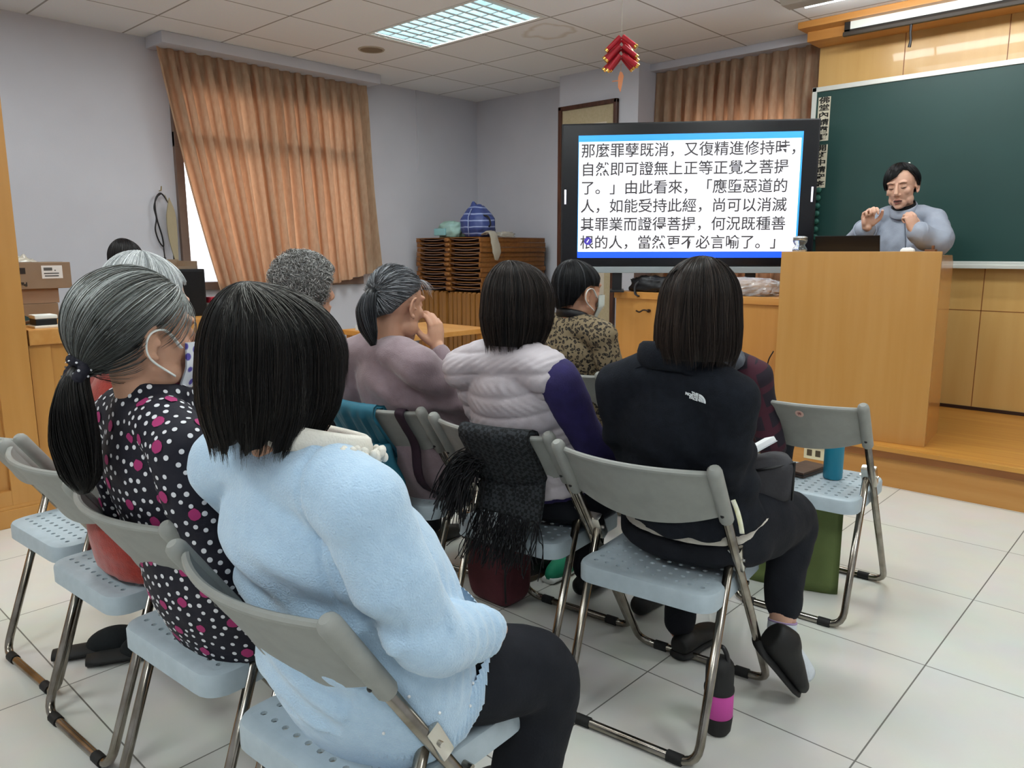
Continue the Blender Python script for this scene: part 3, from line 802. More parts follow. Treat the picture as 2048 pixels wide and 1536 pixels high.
def onpod(x, y, z=0): 
    c, s = math.cos(math.radians(6)), math.sin(math.radians(6))
    return (-1.458 + x * c - y * s, 4.278 + x * s + y * c, PT + z)
jar = thing('glass_jar', 'clear waisted glass jar at the left corner of the podium', 'jar', onpod(-.325, .08))
M_jar = mat('jar_glass', '#f4f8f6', 0.03, trans=.92, ior=1.35, spec=.8)
G().lathe([(0, 0), (.036, 0), (.040, .01), (.040, .035), (.030, .050), (.027, .056), (.034, .066), (.040, .08), (.038, .092), (.034, .092), (.034, .08), (.028, .066), (.022, .056), (.026, .048), (.035, .034), (.035, .012), (0, .008)], 28).build('body', M_jar, jar, True)
G().lathe([(0, .092), (.039, .092), (.039, .101), (.02, .106), (0, .107)], 28).build('lid', mat('silver_lid', '#c9cdd0', .3, .7), jar, True)
lp = thing('laptop', 'black laptop open on the podium with its lid towards the room', 'laptop', onpod(-.09, .17), math.radians(4))
G().box((-.17, -.005, 0), (.17, .215, .018), .005).build('keyboard_base', M_black, lp)
M = np.eye(4); a = math.radians(42); M[:3, :3] = [[1, 0, 0], [0, math.cos(a), -math.sin(a)], [0, math.sin(a), math.cos(a)]]
M[:3, 3] = (0, -.008, .016)
G().box((-.17, -.175, 0), (.17, 0, .008), .003, M=np.array([[1, 0, 0, 0], [0, -math.cos(math.radians(75)), -math.sin(math.radians(75)), -.004], [0, math.sin(math.radians(75)), -math.cos(math.radians(75)), .014], [0, 0, 0, 1.]]) @ np.diag([1, -.55, 1, 1.])).build('lid', mat('laptop_lid', '#0e0e10', .35), lp)
cl = lumpy('white_cloth', onpod(.225, .10, .018), (.035, .02, .022), mat('white_cloth', '#e6e4de', .8, bump=.3, bscale=60), 5, .2, 20, flat=-.016)
tag(cl, 'small crumpled white cloth on the podium top before the lecturer', 'cloth')
bx = thing('wooden_block', 'small brown wooden block at the right end of the podium top', 'block', onpod(.34, .09))
g = G(); g.box((-.03, -.02, 0), (.02, .02, .03), .003); g.box((.0, -.015, .03), (.012, .0, .05), .002); g.build('block', mat('brown_wood_small', '#6e4322', .5), bx)

# power socket in the stage front, loose cable
so = thing('wall_socket', 'cream double power socket in the stage riser behind the teal bottle', 'socket', (-1.595, 4.2345, .112))
G().box((-.058, -.007, -.036), (.058, .001, .036), .003).build('plate', mat('cream_plastic', '#d9cfae', .4), so)
for x in (-.026, .022):
    G().box((x - .014, -.010, -.018), (x + .014, -.006, .018), .002).build('outlet', mat('socket_dark', '#4a3f30', .5), so)
cb = tag(G().tube(smooth_path([(-2.03, 4.60, .62), (-2.055, 4.585, .55), (-2.05, 4.56, .42), (-2.02, 4.55, .32), (-1.99, 4.56, .24), (-1.96, 4.53, .228)], 6), .004, 6).build('cable', M_black, None, True), 'thin black cable hanging beside the left edge of the podium', 'cable')

# ================================================================ hanging firecracker ornament
FC = np.array([-2.222, 3.160, 2.165])
fc = thing('firecracker_ornament', 'red paper firecracker bunch hanging from the ceiling on a string', 'ornament', FC)
G().tube([(0, 0, .09), (0, 0, ZC - FC[2])], .0012, 5).build('string', mat('pale_thread', '#b9b2a2', .8), fc)
M_fr = mat('red_cracker_paper', '#c01f30', .45, col2='#a81828', scale=9)
M_gold = mat('gold_foil', '#e6b860', .25, 1.0)
view = np.array([-.575, .818, 0]); right = np.array([.818, .575, 0])
k = 0
for lev in range(3):
    for side in (-1, 1):
        for dep in (-1, 0, 1):
            if dep == 0 and lev == 0: continue
            z1 = .070 - lev * .040 - (.006 if dep else 0); base = view * dep * .026 + right * side * .006
            p = base + np.array([0, 0, z1]); jj = np.random.default_rng(lev * 7 + side * 3 + dep + 11).normal(0, .006, 3); q = base + right * side * (.066 if dep < 1 else .052) + np.array([0, 0, z1 - .060]) + jj
            c = G().cyl(p, q, .0115, 12).build('cracker', M_fr, fc, 'auto')
            d = (q - p) / np.linalg.norm(q - p)
            G().cyl(q - d * .010, q + d * .001, .0119, 12).build('foil_end', M_gold, c, 'auto'); k += 1
g = G(); g.prism([(-.004, -.085), (-.012, -.11), (-.012, -.155), (.000, -.180), (.006, -.15), (.014, -.105), (.006, -.088)], -.002, .002, M=[[right[0], 0, view[0], 0], [right[1], 0, view[1], 0], [0, 1, 0, 0], [0, 0, 0, 1]])
g.tube([(0, 0, -.05), (0, 0, -.085)], .001, 4); g.tube([(-.005, 0, -.125), tuple(right * -.04 + np.array([0, 0, -.128]))], .0025, 5)
g.build('paper_tag', mat('orange_paper', '#d98a5c', .6), fc)
# ================================================================ corner stack of folded tables
M_tbl = mat('table_wood', '#8a5a2a', .45, col2='#79491f', scale=3, stretch=(2, 14, 14), detail=4)
M_tbl2 = mat('table_wood_pale', '#96662f', .45, col2='#7f5324', scale=2.2, stretch=(7, 2, 1), detail=4)
M_tin = mat('table_hollow_shade', '#2a130b', .8)
M_trim = mat('pale_edge_band', '#a98a7c', .35)
ORD = ['topmost', 'second from the top', 'third from the top', 'fourth from the top', 'fifth from the top', 'sixth from the top', 'seventh from the top', 'eighth from the top', 'third from the bottom', 'second from the bottom', 'lowest']
TS, TT = .86, .0436
def folded_table(m, tone):
    """lies flat: x across, y deep, folded thickness in z; open side with curved rails faces -y"""
    t = thing('folded_table', 'x', 'table')
    G().box((-TS / 2, .0, TT - .009), (TS / 2, TS, TT - .002), .002).build('tabletop', m, t)
    G().box((TS / 2 - .022, .0, .0), (TS / 2, TS, TT - .0095), .006).build('apron', m, t)
    G().box((-TS / 2, .0, .0), (-TS / 2 + .05, TS, TT - .0095), .010).build('apron', m, t)
    G().box((-TS / 2 + .0505, .06, .004), (TS / 2 - .0225, TS, TT - .0095)).build('folded_legs', M_tin, t)  # near-black fill: the shade of the open recess is put into its colour
    G().box((-.035, .0, .001), (.035, .06, TT - .0095), .012).build('centre_block', m, t)
    for s in (-1, 1):
        a, b = (-TS / 2 + .05, -.035) if s < 0 else (.035, TS / 2 - .022)
        g = G(); g.tube([(a + (b - a) * u, .012, .031 - .013 * (1 - (2 * u - 1) ** 2)) for u in np.linspace(0, 1, 13)], .0035, 6)
        g.build('curved_rail', M_trim, t, True)
    g = G(); g.ell((.0, .0, .020), (.036, .022, .019), 12, 8); g.build('knob', m, t, True)
    return t
CX, CY = -5.20, 4.755
proto = folded_table(M_tbl, 0)
for k in range(11):
    t = proto if k == 0 else copy_tree(proto)
    jx, jy = random.uniform(-.012, .012), random.uniform(-.008, .008)
    t.location = (CX + jx, CY + jy, .884 + (10 - k) * TT); t['group'] = 'folded tables lying in the corner stack'
    t['label'] = 'brown folded wooden table lying flat in the corner stack, %s' % ORD[k]
def upright_table():
    t = thing('folded_table', 'x', 'table')
    G().box((-.030, 0, .0), (.020, TS, .868), .010).build('tabletop', M_tbl2, t)
    G().box((.0205, .02, .03), (.029, TS - .02, .85), .002).build('folded_legs', M_tbl2, t)
    G().ell((-.005, .03, .869), (.022, .03, .012), 10, 6).build('knob', M_tbl2, t, True)
    return t
proto = upright_table()
NUP = 14
NM = ['leftmost', 'second from left', 'third from left', 'fourth from left', 'fifth from left', 'sixth from left', 'seventh from left', 'eighth from left', 'ninth from left', 'tenth from left', 'eleventh from left', 'third from right', 'second from right', 'rightmost']
for k in range(NUP):
    t = proto if k == 0 else copy_tree(proto)
    t.location = (CX - .415 + .0605 * k + (.014 if k >= 7 else 0), CY + random.uniform(-.01, .012), 0.0)
    t['group'] = 'folded tables standing upright in the corner'
    t['label'] = 'folded wooden table standing on edge below the corner stack, %s' % NM[k]

TOPZ = .884 + 11 * TT - .001
M_bag = None
def stripe_bag_mat():
    m = mat('navy_striped_nylon', '#3f4c80', .5, bump=.25, bscale=30)
    N, L, b = nodes_of(m); tc = N.new('ShaderNodeTexCoord'); w = N.new('ShaderNodeTexWave'); w.bands_direction = 'Z'; w.inputs['Scale'].default_value = 5.5; w.inputs['Distortion'].default_value = 1.5; w.inputs['Detail'].default_value = 1
    L.new(tc.outputs['Object'], w.inputs['Vector']); cr = N.new('ShaderNodeValToRGB'); e = cr.color_ramp.elements
    e[0].position = .86; e[0].color = lin('#3a4880'); e[1].position = .95; e[1].color = lin('#8e9cc4'); L.new(w.outputs['Fac'], cr.inputs['Fac']); L.new(cr.outputs['Color'], b.inputs['Base Color'])
    return m
bg = lumpy('striped_bag', (-4.975, 4.92, TOPZ + .118), (.155, .13, .135), stripe_bag_mat(), 12, .12, 48, 2.2, flat=-.118)
v = np.array([q.co[:] for q in bg.data.vertices])
for q in bg.data.vertices:
    if q.co.z > .05:
        k = (q.co.z - .05) / .09; q.co.x *= 1 - .45 * k; q.co.y *= 1 - .4 * k; q.co.z += .05 * k * k; q.co.x += -.02 * k
tag(bg, 'blue bag with pale stripes standing on top of the stacked tables', 'bag')
G().tube(smooth_path([(.10, -.06, .07), (.165, -.04, .06), (.185, -.03, .0), (.165, -.03, -.03)], 6), .008, 8, flat=.4).build('handle', M_black, bg, True)
G().tube([(.02, -.135, -.11), (.025, -.148, -.03), (.02, -.14, .06), (.0, -.08, .13)], .004, 6).build('seam', mat('pale_seam', '#9aa6c8', .6), bg, True)
gb = lumpy('green_bag', (-5.31, 4.93, TOPZ + .065), (.15, .11, .085), mat('pale_green_cloth', '#8fae9a', .6, col2='#9cc0bd', scale=5, bump=.3, bscale=25), 21, .2, 40, 2.5, flat=-.065)
tag(gb, 'pale green soft bag lying on the stacked tables left of the blue striped bag', 'bag')
G().box((-.13, -.128, -.045), (.02, -.112, .02), .01).build('label_patch', mat('aqua_patch', '#8fc3c8', .5), gb)
G().tube([(-.165, 0, -.01), (-.19, -.02, .02), (-.18, -.03, .0)], .008, 6).build('strap', M_black, gb, True)
# clear plastic bag flopping over the edge
V = []; nu, nv = 22, 9; prof = smooth_path([(-4.86, 4.85, TOPZ + .02), (-4.79, 4.87, TOPZ + .045), (-4.755, 4.89, TOPZ + .02), (-4.742, 4.90, TOPZ - .06), (-4.735, 4.915, TOPZ - .13), (-4.738, 4.905, TOPZ - .22)], 5)
g = G(); R_ = [.012, .03, .036, .04, .042, .040, .04, .042, .04, .04] 
pts = prof[::2]; g.tube(pts, np.interp(np.linspace(0, 1, len(pts)), [0, .2, .5, .85, 1], [.02, .045, .05, .055, .02]), 14, flat=.28, ref=(0, 1, 0))
vv = np.concatenate(g.v); vv += np.array([[.010 * noise.noise(Vector(tuple(q * 22))), .010 * noise.noise(Vector(tuple(q * 22 + 5))), .008 * noise.noise(Vector(tuple(q * 22 + 9)))] for q in vv]); g.v = [vv]
g.v[0][:, 0] = np.where(g.v[0][:, 2] < TOPZ, np.maximum(g.v[0][:, 0], -4.755), g.v[0][:, 0])
pb = g.build('plastic_bag', mat('milky_plastic', '#c9c2b2', .2, alpha=.55, spec=1.0), None, True)
tag(pb, 'clear crumpled plastic bag drooping over the edge of the stacked tables', 'bag')
pb2 = lumpy('plastic_wrapper', (-4.80, 5.09, TOPZ + .022), (.05, .09, .028), mat('milky_plastic'), 31, .4, 26, 4, flat=-.021)
tag(pb2, 'small glinting plastic wrapper on the stacked tables, right of the drooping plastic bag', 'wrapper')

# ================================================================ things on the counter
CT = .892
M_card = mat('brown_cardboard', '#8f7a66', .8, col2='#87715c', scale=5, bump=.05, bscale=60)
M_card_p = mat('pinkish_cardboard', '#a08672', .8, col2='#967c68', scale=4)
def carton(label, x, y0, y1, z0, h, d, m, ext=None):
    t = thing('cardboard_box', label, 'box', (x, (y0 + y1) / 2, z0), group=None)
    hy = (y1 - y0) / 2
    G().box((-d, -hy, 0), (0, hy, h), .003).build('body', m, t)
    G().box((-d / 2 - .004, -hy - .0006, h - .0008), (-d / 2 + .004, hy + .0006, h + .0006)).build('seam', mat('box_seam', '#4c3d30', .8), t)
    return t
BX = -4.50
carton('lowest brown carton of the pile on the counter by the tall cabinet', BX, .90, 1.335, CT, .085, .22, M_card)
carton('pinkish brown carton under the lettered box on the counter', BX - .005, .90, 1.345, CT + .086, .075, .22, M_card_p)
pbx = carton('topmost carton of the counter pile, with upside-down lettering and a white label', BX + .02, .88, 1.405, CT + .162, .135, .25, M_card)
MT = np.array([[0, 0, 1, .0008], [1, 0, 0, 0], [0, 1, 0, 0], [0, 0, 0, 1.0]])     # text plane facing +x
MU = MT @ np.diag([-1, -1, 1, 1.0])
M_ = MU.copy(); M_[1, 3] = .055; M_[2, 3] = .026
text_mesh('lettering', 'Panasonic', .028, M_, mat('dark_print', '#2c2420', .8), pbx, align='LEFT', bold=.0010)
G().box((0, -.26, .077), (.0008, .052, .108)).build('printed_bar', mat('dark_print'), pbx)
lb = G().box((0, .125, .052), (.0008, .222, .118)).build('label', mat('white_label', '#dcdcdc', .6), pbx)
g = G()
for (y, z, w_, h_) in ((.135, .092, .04, .016), (.135, .075, .07, .006), (.138, .062, .065, .006), (.185, .09, .006, .006)): g.box((.0007, 0, 0), (.0014, w_, h_), M=[[1, 0, 0, 0], [0, 1, 0, y], [0, 0, 1, z], [0, 0, 0, 1]])
g.build('print', mat('grey_print', '#555555', .8), lb)
# crumpled plastic on the box
def crumple_sheet(name, c, sx, sy, m, seed, amp, n=26):
    V = []; 
    for i in range(n):
        for j in range(n):
            x, y = (i / (n - 1) - .5), (j / (n - 1) - .5); p = Vector((x * 5 + seed, y * 5, seed))
            V.append((x * sx, y * sy, amp * (.6 + noise.fractal(p, 1, 2, 4)) * (1 - (2 * x) ** 4) * (1 - (2 * y) ** 4) + .002))
    V = np.array(V); V[:, 2] = np.maximum(V[:, 2], .001)
    i, j = np.meshgrid(np.arange(n - 1), np.arange(n - 1)); q = (i * n + j).ravel()
    o = link_mesh(name, V, np.stack([q, q + n, q + n + 1, q + 1], 1), m, None, False); o.location = c
    return o
sh = crumple_sheet('plastic_sheet', (BX - .09, 1.16, CT + .298), .16, .22, mat('milky_plastic'), 3, .035)
tag(sh, 'crumpled clear plastic sheet on top of the lettered carton', 'plastic sheet')
pp = tag(G().box((-.09, -.10, 0), (.09, .10, .016), .003).build('paper_stack', M_white), 'low stack of white paper on the lettered carton by the tall cabinet', 'paper')
pp.location = (BX - .08, .93, CT + .2985)
dv = thing('label_printer', 'small white device with a black front at the counter edge below the cartons', 'device', (-4.05, 1.135, CT))
G().box((-.07, -.055, 0), (.05, .06, .012), .005).build('base', mat('cream_device', '#e2ddd2', .5), dv)
G().box((-.06, -.045, .012), (.035, .045, .042), .005).build('front', M_black, dv)
G().box((-.06, -.048, .042), (.038, .048, .060), .006).build('cover', M_white, dv)
tf = thing('teal_folder', 'dark teal folder leaning at an angle beside the white device', 'folder', (-4.24, 1.13, CT))
G().prism([(-.075, 0), (.06, 0), (-.075, .075)], -.004, .004, M=[[0, 0, 1, 0], [1, 0, 0, 0], [0, 1, 0, 0], [0, 0, 0, 1]]).build('cover', mat('teal_card', '#1f4148', .6), tf)
bt = tag(G().tube(smooth_path([(-4.16, 1.04, CT + .008), (-4.14, 1.08, CT + .02), (-4.10, 1.12, CT + .028), (-4.09, 1.14, CT + .02)], 5), .008, 8).build('cable', mat('brown_cable', '#6a5a4c', .6), None, True), 'thick brownish cable lying on the counter into the white device', 'cable')
# loudspeaker with open carton on top
ls = thing('loudspeaker', 'black box loudspeaker on the counter before the window gap', 'speaker', (-4.13, 1.80, CT))
G().box((-.30, -.165, 0), (0, .165, .256), .006).build('cabinet', mat('speaker_black', '#0f0f12', .6), ls)
G().box((0, -.155, .012), (.006, .155, .244), .003).build('grille', mat('speaker_grille', '#0b0b0e', .9, bump=.5, bscale=500), ls)
oc = thing('open_carton', 'flat open brown carton on top of the black loudspeaker', 'box', (-4.18, 1.80, CT + .2565))
g = G(); g.box((-.24, -.15, 0), (-.0, .15, .004)); g.box((-.24, -.15, .004), (-.235, .15, .05)); g.box((-.24, -.15, .004), (0, -.145, .035)); g.box((-.24, .145, .004), (0, .15, .042)); g.box((-.006, -.15, .004), (0, .15, .014)); g.build('tray', M_card, oc)
rb = thing('red_carton', 'little red and white carton beside the black loudspeaker', 'carton', (-4.12, 2.02, CT))
G().box((-.06, -.035, 0), (0, .035, .10), .003).build('box', mat('red_print', '#a32338', .5), rb); G().box((-.0595, -.0355, .035), (.0006, .0355, .068)).build('band', M_white, rb)
# cable and cloth strap on the wall hook
wc = thing('hanging_cable', 'black cable looped on a wall hook left of the window', 'cable', (-5.765, 2.455, 1.66))
G().tube(smooth_path([(.012, .0, .0), (.014, -.035, -.03), (.012, -.06, -.10), (.012, -.05, -.18), (.014, -.065, -.26), (.012, -.045, -.34), (.012, -.015, -.38), (.012, -.02, -.30), (.014, -.048, -.18), (.012, -.05, -.06), (.012, -.01, .0), (.012, .03, -.04), (.014, .06, -.12), (.012, .065, -.30), (.012, .055, -.46), (.012, .06, -.60)], 6), .0055, 8).build('loop', M_black, wc, True)
G().tube([(.012, -.015, -.38), (.012, -.012, -.46)], .004, 6).build('tail', M_black, wc); G().cyl((.0125, -.012, -.46), (.012, -.012, -.50), .010, 8).build('plug', M_black, wc)
G().tube([(-.02, 0, .02), (.01, 0, .02), (.02, 0, .05)], .004, 6).build('hook', mat('brass_hook', '#9a8a55', .4, .6), wc)
cs = thing('cloth_strap', 'beige teardrop-shaped cloth hanging beside the looped black cable', 'cloth', (-5.735, 2.50, 1.60))
pl = smooth_path([(0, .03, 0), (.035, -.08, 0), (.04, -.22, 0), (.035, -.36, 0), (.03, -.46, 0), (.0, -.38, 0), (-.025, -.25, 0), (-.028, -.1, 0), (0, .03, 0)], 5)[:-1]
G().prism([(p[0], p[1]) for p in pl], -.006, .006, M=[[0, 0, 1, 0], [1, 0, 0, 0], [0, 1, 0, 0], [0, 0, 0, 1]]).build('cloth', mat('beige_cloth', '#a3977c', .85, bump=.2, bscale=60), cs)
G().tube([(0, .0, -.02), (0, -.03, .05)], .003, 6).build('loop', mat('beige_cloth'), cs)
G().tube(smooth_path([(0, .02, -.44), (.004, .05, -.52), (.01, .10, -.58), (.02, .14, -.60)], 5), .004, 6).build('cord', mat('beige_cloth'), cs, True)

# side table with papers and a blue hat behind the seated rows
stb = thing('side_table', 'small wooden side table with papers behind the curly-haired person', 'table', (-3.60, 3.02, 0))
G().box((-.30, -.34, .745), (.30, .34, .775), .005).build('tabletop', M_wood_h, stb)
for sx in (-1, 1):
    for sy in (-1, 1): G().box((sx * .26 - .018, sy * .30 - .018, 0), (sx * .26 + .018, sy * .30 + .018, .745), .003).build('leg', M_wood, stb)
wp = thing('paper_stack', 'stack of white papers on the small side table under a blue cap', 'papers', (-3.70, 2.80, .775))
for k in range(4):
    G().box((-.11 + .006 * (k % 2), -.08, .008 * k), (.11 + .006 * (k % 2), .09, .008 * k + .007), .001).build('sheaf', mat('paper_white', '#d6dade', .7), wp)
bc = thing('blue_cap', 'bright blue cloth cap lying on the white papers', 'cap', (-3.71, 2.82, .807))
v, f = ell((0, 0, 0), (.10, .075, .055), 24, 12); v = np.array(v); v[:, 2] = np.maximum(v[:, 2], .0); G().add(v, f).build('crown', mat('bright_blue_cloth', '#2f4bb0', .7, bump=.2, bscale=40), bc, True)
v, f = ell((.06, -.05, .008), (.08, .05, .008), 20, 8); G().add(v, f).build('brim', mat('bright_blue_cloth'), bc, True)
# ================================================================ people: building kit
def remesh(shapes, vox, smooth=3, fac=.5):
    """union of closed shells -> one continuous skin (vertices, quad faces)"""
    V = []; F = []; n = 0
    for v, f in shapes:
        V.append(np.asarray(v, float)); F += [tuple(i + n for i in q) for q in f]; n += len(v)
    me = bpy.data.meshes.new('tmp'); me.from_pydata([tuple(q) for q in np.concatenate(V)], [], F); me.update()
    b = bmesh.new(); b.from_mesh(me); bmesh.ops.recalc_face_normals(b, faces=b.faces); b.to_mesh(me); b.free()
    o = bpy.data.objects.new('tmp', me); COL.objects.link(o)
    m = o.modifiers.new('r', 'REMESH'); m.mode = 'VOXEL'; m.voxel_size = vox; m.adaptivity = 0
    if smooth: s = o.modifiers.new('s', 'SMOOTH'); s.iterations = smooth; s.factor = fac
    bpy.context.view_layer.update()
    e = o.evaluated_get(bpy.context.evaluated_depsgraph_get()).to_mesh()
    nv, nf = len(e.vertices), len(e.polygons)
    co = np.empty(nv * 3, np.float32); e.vertices.foreach_get('co', co)
    no = np.empty(nv * 3, np.float32); e.vertices.foreach_get('normal', no)
    lt = np.empty(nf, np.int32); e.polygons.foreach_get('loop_total', lt)
    if (lt == 4).all():
        fa = np.empty(nf * 4, np.int32); e.polygons.foreach_get('vertices', fa); fa = fa.reshape(-1, 4)
    else: fa = [tuple(p.vertices) for p in e.polygons]
    bpy.data.objects.remove(o); bpy.data.meshes.remove(me)
    return co.reshape(-1, 3).astype(float), fa, no.reshape(-1, 3).astype(float)

def nz3(P, f, seed=0, octv=3):
    return np.array([noise.fractal(Vector((p[0] * f[0] + seed, p[1] * f[1] + seed * .7, p[2] * f[2])), 1.0, 2.0, octv) for p in P])

def limb(pts, rad, n=18, k=5, flat=1.0):
    P = smooth_path(pts, k); R = np.interp(np.linspace(0, 1, len(P)), np.linspace(0, 1, len(rad)), rad)
    v, f = tube(P, R, n, True, False, flat); return [(v, f)] + [ell(P[0], [R[0]] * 3, 14, 8), ell(P[-1], [R[-1]] * 3, 14, 8)]

def head_shapes(M, fat=1.0):
    S = []; 
    def E(c, r, n=18, m=12): S.append(ell(c, r, n, m))
    E((0, -.012, .030), (.0745, .094, .088), 24, 16)
    E((0, .018, -.02), (.064 * fat, .066, .087), 22, 14)
    E((0, .050, -.085), (.036 * fat, .034, .033)); E((0, .072, -.103), (.020, .016, .014))
    for s in (-1, 1):
        E((s * .040 * fat, .018, -.070), (.024 * fat, .040, .030))
        E((s * .040 * fat, .056, -.022), (.022, .020, .022))
        E((s * .028, .0735, .028), (.027, .012, .010))
        E((s * .031, .0665, .005), (.017, .0145, .013))
        E((s * .012, .090, -.038), (.0085, .009, .0075))
        # ear: disc, rim and lobe
        S.append(tube([(s * (.0835 + .004 * math.sin(a) - .006 * (math.cos(a) < -.2)), -.013 - .017 * math.cos(a), -.008 + .030 * math.sin(a)) for a in np.linspace(-2.0, 2.5, 16)], [.0046] * 14 + [.004, .003], 8))
        S.append(ell((s * .0735, -.011, -.010), (.0045, .014, .025), 12, 8)); E((s * .078, -.006, -.038), (.0055, .007, .008), 10, 8)
        S.append(tube([(s * .0795, -.018, -.022), (s * .080, -.020, -.006), (s * .080, -.014, .006)], .003, 6)); E((s * .079, .003, -.012), (.0035, .004, .006), 8, 6)
    v, f = tube([(0, .082, .022), (0, .088, .008), (0, .097, -.012), (0, .105, -.030), (0, .100, -.040)], [.0075, .0075, .0095, .0125, .008], 12); S.append((v, f))
    E((0, .083, -.066), (.022, .012, .0065), 14, 8); E((0, .080, -.079), (.019, .012, .0075), 14, 8)
    return [(xf(M, v), f) for v, f in S]

def hand_shapes(M, curl, side=1, thumb=(0.4, .5), scale=1.0, spread=1.0):
    """local: wrist at origin, fingers +Y, back of hand +Z, thumb at -X*side; curl = 4 values 0 straight .. 1 closed"""
    S = []
    S.append(tube([(0, -.01, 0), (0, .02, 0), (0, .055, 0), (0, .085, -.002)], [(.026, .018), (.034, .015), (.041, .014), (.038, .012)], 16, ref=(1, 0, 0)))
    S.append(ell((-.020 * side, .032, -.008), (.018, .028, .013), 12, 8)); S.append(ell((.022 * side, .035, -.008), (.014, .03, .011), 12, 8))
    for k, (x, y, L, r) in enumerate(((-.029, .083, .070, .0086), (-.0095, .089, .078, .0088), (.0105, .086, .072, .0084), (.0285, .076, .056, .0074))):
        p = np.array([x * side, y, 0.]); a = 0; P = [p - np.array([0, .015, 0]), p]; d0 = x * side * 2.2 * spread
        for seg, w in ((.46, .9), (.30, 1.25), (.24, .8)):
            a += curl[k] * w * 1.25
            d = np.array([math.sin(d0) * math.cos(a), math.cos(d0) * math.cos(a), -math.sin(a)]); P.append(P[-1] + d * L * seg)
        Q = smooth_path(P, 4); S.append(tube(Q, np.interp(np.linspace(0, 1, len(Q)), [0, .3, .55, .9, 1], [r * 1.1, r * 1.05, r, r * .85, r * .6]), 12))
        S.append(ell(P[-1], [r * .78] * 3, 10, 8)); S.append(ell(P[2], [r * 1.06] * 3, 10, 8))
    t0, t1 = thumb
    b = np.array([-.024 * side, .018, -.006]); d = np.array([-math.cos(t0) * .75 * side, .70, -.28 - .5 * t0]); d /= np.linalg.norm(d)
    P = [b, b + d * .042]; e = d + np.array([.75 * t1 * side, .35, -.35 * t1]); e /= np.linalg.norm(e); P.append(P[-1] + e * .030); e2 = e + np.array([.6 * t1 * side, .2, -.2 * t1]); e2 /= np.linalg.norm(e2); P.append(P[-1] + e2 * .024)
    Q = smooth_path(P, 4); S.append(tube(Q, np.interp(np.linspace(0, 1, len(Q)), [0, .4, .8, 1], [.015, .0115, .0095, .006]), 12)); S.append(ell(P[-1], [.0085] * 3, 10, 8))
    return [(xf(M, np.asarray(v) * scale), f) for v, f in S]

def head_matrix(c, yaw, pitch=0, roll=0, s=1.0):
    """yaw: degrees left of +Y; pitch: degrees chin up; roll: degrees towards right shoulder"""
    cy, sy = math.cos(math.radians(yaw)), math.sin(math.radians(yaw)); cp, sp_ = math.cos(math.radians(pitch)), math.sin(math.radians(pitch)); cr, sr = math.cos(math.radians(roll)), math.sin(math.radians(roll))
    Rz = np.array([[cy, -sy, 0], [sy, cy, 0], [0, 0, 1]]); Rx = np.array([[1, 0, 0], [0, cp, -sp_], [0, sp_, cp]]); Ry = np.array([[cr, 0, sr], [0, 1, 0], [-sr, 0, cr]])
    M = np.eye(4); M[:3, :3] = Rz @ Rx @ Ry * s; M[:3, 3] = c; return M

# ---------------------------------------------------------------- hair
def strands_mesh(P, R):
    """P (N,K,3), R (N,K) -> three-sided tapered tubes, vectorised"""
    N, K, _ = P.shape
    T = np.empty_like(P); T[:, 1:-1] = P[:, 2:] - P[:, :-2]; T[:, 0] = P[:, 1] - P[:, 0]; T[:, -1] = P[:, -1] - P[:, -2]
    T /= np.linalg.norm(T, axis=2, keepdims=True) + 1e-9
    u = np.cross(T, np.array([.31, .52, .79])); u /= np.linalg.norm(u, axis=2, keepdims=True) + 1e-9; w = np.cross(T, u)
    V = np.empty((N, K, 3, 3))
    for j in range(3):
        a = 2 * PI * j / 3; V[:, :, j] = P + R[..., None] * (math.cos(a) * u + math.sin(a) * w)
    base = (np.arange(N) * K * 3)[:, None, None] + (np.arange(K - 1) * 3)[None, :, None]
    F = np.empty((N, K - 1, 3, 4), np.int64)
    for j in range(3):
        l = (j + 1) % 3; F[:, :, j] = np.stack([base[..., 0] + j, base[..., 0] + l, base[..., 0] + 3 + l, base[..., 0] + 3 + j], -1)
    return V.reshape(-1, 3), F.reshape(-1, 4)

